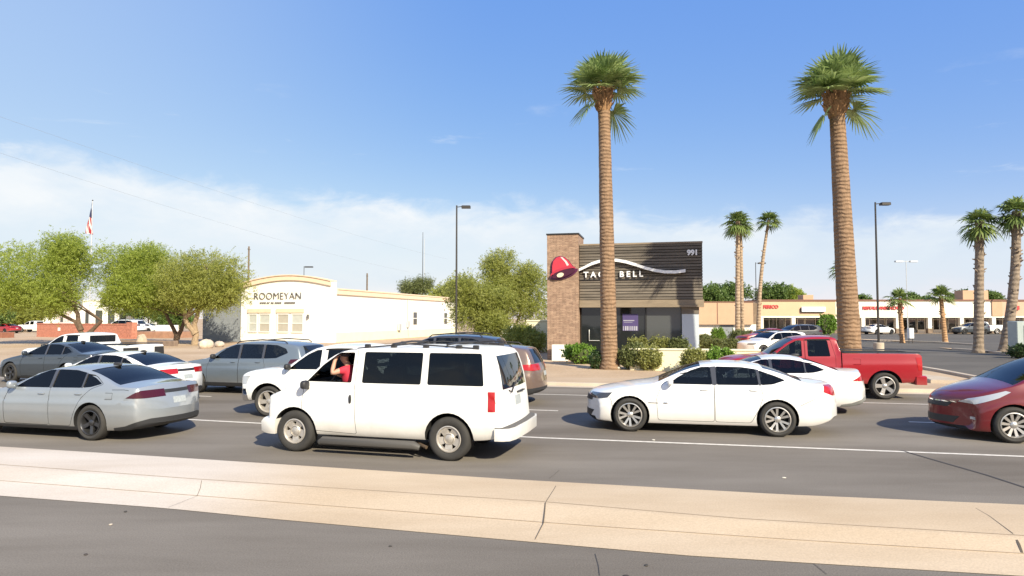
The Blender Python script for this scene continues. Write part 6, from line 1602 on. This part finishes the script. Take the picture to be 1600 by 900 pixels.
# white saloon in the next lane, showing its roof and boot behind the silver one
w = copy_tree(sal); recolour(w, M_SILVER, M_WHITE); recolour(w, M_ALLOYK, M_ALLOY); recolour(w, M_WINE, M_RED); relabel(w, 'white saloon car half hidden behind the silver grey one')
place(w, sB, S, 1, (-10.45, 18.1, 0), 16)
g = copy_tree(sal); recolour(g, M_SILVER, M_GREY); relabel(g, 'dark grey saloon car in the far lane at the left edge')
place(g, sB, S, 0, G(14, 598), 17.5)
g.scale = (1, 1, 1.06)

# -- white fastback in the middle lane, right of centre
S = fastback_spec()
def fb_extra(root, B, paint):
    MB().box((1.35, -B.ysurf(1.35, .62) - .006, .605), (1.56, -B.ysurf(1.5, .62) + .02, .622)).build('badge', M_CHROME, root)
    blob((1.70, -B.ysurf(1.7, .615) - .003, .615), (.05, .006, .018), 2.4).build('emblem', M_CHROME, root)
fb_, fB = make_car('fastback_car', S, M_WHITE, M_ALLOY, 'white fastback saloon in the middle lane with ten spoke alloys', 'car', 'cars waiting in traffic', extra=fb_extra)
place(fb_, fB, S, 1, (1216, 683.5), 13.0)
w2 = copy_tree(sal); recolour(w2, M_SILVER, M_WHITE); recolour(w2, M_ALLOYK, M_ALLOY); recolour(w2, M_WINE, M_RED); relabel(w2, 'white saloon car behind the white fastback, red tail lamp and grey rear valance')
recolour(w2, M_TRIM, M_TRIM)
for c in w2.children:
    if c.name.split('.')[0] == 'rear_valance': c.material_slots[0].link = 'OBJECT'; c.material_slots[0].material = pm('grey_valance', (.20, .20, .19), .7)
place(w2, sB, S1, 1, (7.42, 16.3, 0), 11.5)

# -- pickups
S = pickup_spec()
ram, rB = make_car('pickup_truck', S, M_REDP, M_ALLOY, 'red crew cab pickup by the far kerb with bright five spoke wheels', 'pickup', 'pickup trucks', extra=pickup_extra(M_REDP))
place(ram, rB, S, 1, (1384, 624.5), 11.5)
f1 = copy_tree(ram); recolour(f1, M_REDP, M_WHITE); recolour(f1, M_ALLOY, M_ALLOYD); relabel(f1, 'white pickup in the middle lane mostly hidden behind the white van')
f1.scale = (1, 1, .95); place(f1, rB, S, 0, (418, 652), 14)
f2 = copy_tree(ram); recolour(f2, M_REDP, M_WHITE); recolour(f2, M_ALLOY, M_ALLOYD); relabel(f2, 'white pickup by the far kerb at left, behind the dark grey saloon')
recolour(f2, M_RED, M_TRIM); f2.scale = (1, 1, .97); place(f2, rB, S, 1, (-15.9, 26.2, 0), 14.5)

# -- sport utility vehicles
S = suv_spec()
suv, uB = make_car('suv', S, M_BLUEGREY, M_ALLOYK, 'blue grey sport utility vehicle with roof rails left of the white van', 'suv', 'sport utility vehicles in traffic', extra=lambda r, B, p: roof_rails(r, B, 2.3, 4.1))
place(suv, uB, S, 0, (303, 614), 15)
u2 = copy_tree(suv); recolour(u2, M_BLUEGREY, M_BRONZE); recolour(u2, M_WINE, M_RED); relabel(u2, 'beige bronze sport utility vehicle with its tail showing past the white van')
place(u2, uB, S, 1, (-.35, 17.95, 0), 12.5)
u3 = copy_tree(suv); recolour(u3, M_BLUEGREY, M_BLACKP); relabel(u3, 'black sport utility vehicle by the far kerb, only its roof showing above the white van')
u3.scale = (1, 1, 1.11); place(u3, uB, S, 1, (-1.3, 21.3, 0), 12.5)

# -- maroon minivan at the right edge
S = minivan_spec()
mv, mB = make_car('minivan', S, M_MAROON, M_ALLOY, 'maroon minivan at the right edge with silver multi spoke wheels', 'minivan')
place(mv, mB, S, 0, (1587, 693.5), 13.5)

# -- parked cars on the lots
def park(src, xyz, yaw, paint, old, label, group='cars parked on the shopping lot', scale=1.0):
    c = copy_tree(src); recolour(c, old, paint); relabel(c, label, group); c.location = xyz; c.rotation_euler = (0, 0, yaw); c.scale = (scale,) * 3; return c
park(sal, GX(1150, 54, GZ), R(6), M_REDP, M_SILVER, 'red car parked behind the hedge near the palm pair')
park(suv, GX(1158, 39, GZ), R(20), M_WHITE, M_BLUEGREY, 'white sport utility vehicle parked just behind the red pickup cab', scale=.9)
park(suv, GX(1203, 62, GZ), R(8), M_BLACKP, M_BLUEGREY, 'black sport utility vehicle parked in front of the peach shop')
park(sal, GX(1392, 93, GZ), R(200), M_WHITE, M_SILVER, 'white car parked before the cream shops behind the short palm')
park(suv, GX(1489, 92, GZ), R(4), M_GREY, M_BLUEGREY, 'dark grey jeep like car parked before the cream shops')
park(ram, GX(1503, 94, GZ), R(2), M_WHITE, M_REDP, 'white pickup parked beside the dark grey car at the shops', scale=.95)
park(sal, GX(1568, 93, GZ), R(6), M_WHITE, M_SILVER, 'white car parked at the right end of the shops')
gl_ = 'cars parked far behind the red wall'
park(ram, GX(31, 106, GZ), R(-4), M_WHITE, M_REDP, 'white pickup parked far left before the white shed', gl_)
park(sal, GX(-8, 100, GZ), R(-20), M_REDP, M_SILVER, 'red car parked at the far left edge', gl_)
park(suv, GX(161, 92, GZ), R(-8), M_WHITE, M_BLUEGREY, 'big white car parked right behind the red wall', gl_, 1.25)
park(sal, GX(205, 104, GZ), R(-8), M_WHITE, M_SILVER, 'white saloon parked right of the red wall pier', gl_)
park(suv, GX(762, 78, GZ), R(60), M_WHITE, M_BLUEGREY, 'white vehicle parked behind the trees left of the stone tower', gl_)
# motorcycle-like shadowed cart corral at the lot edge: two bicycles leaning on a stand
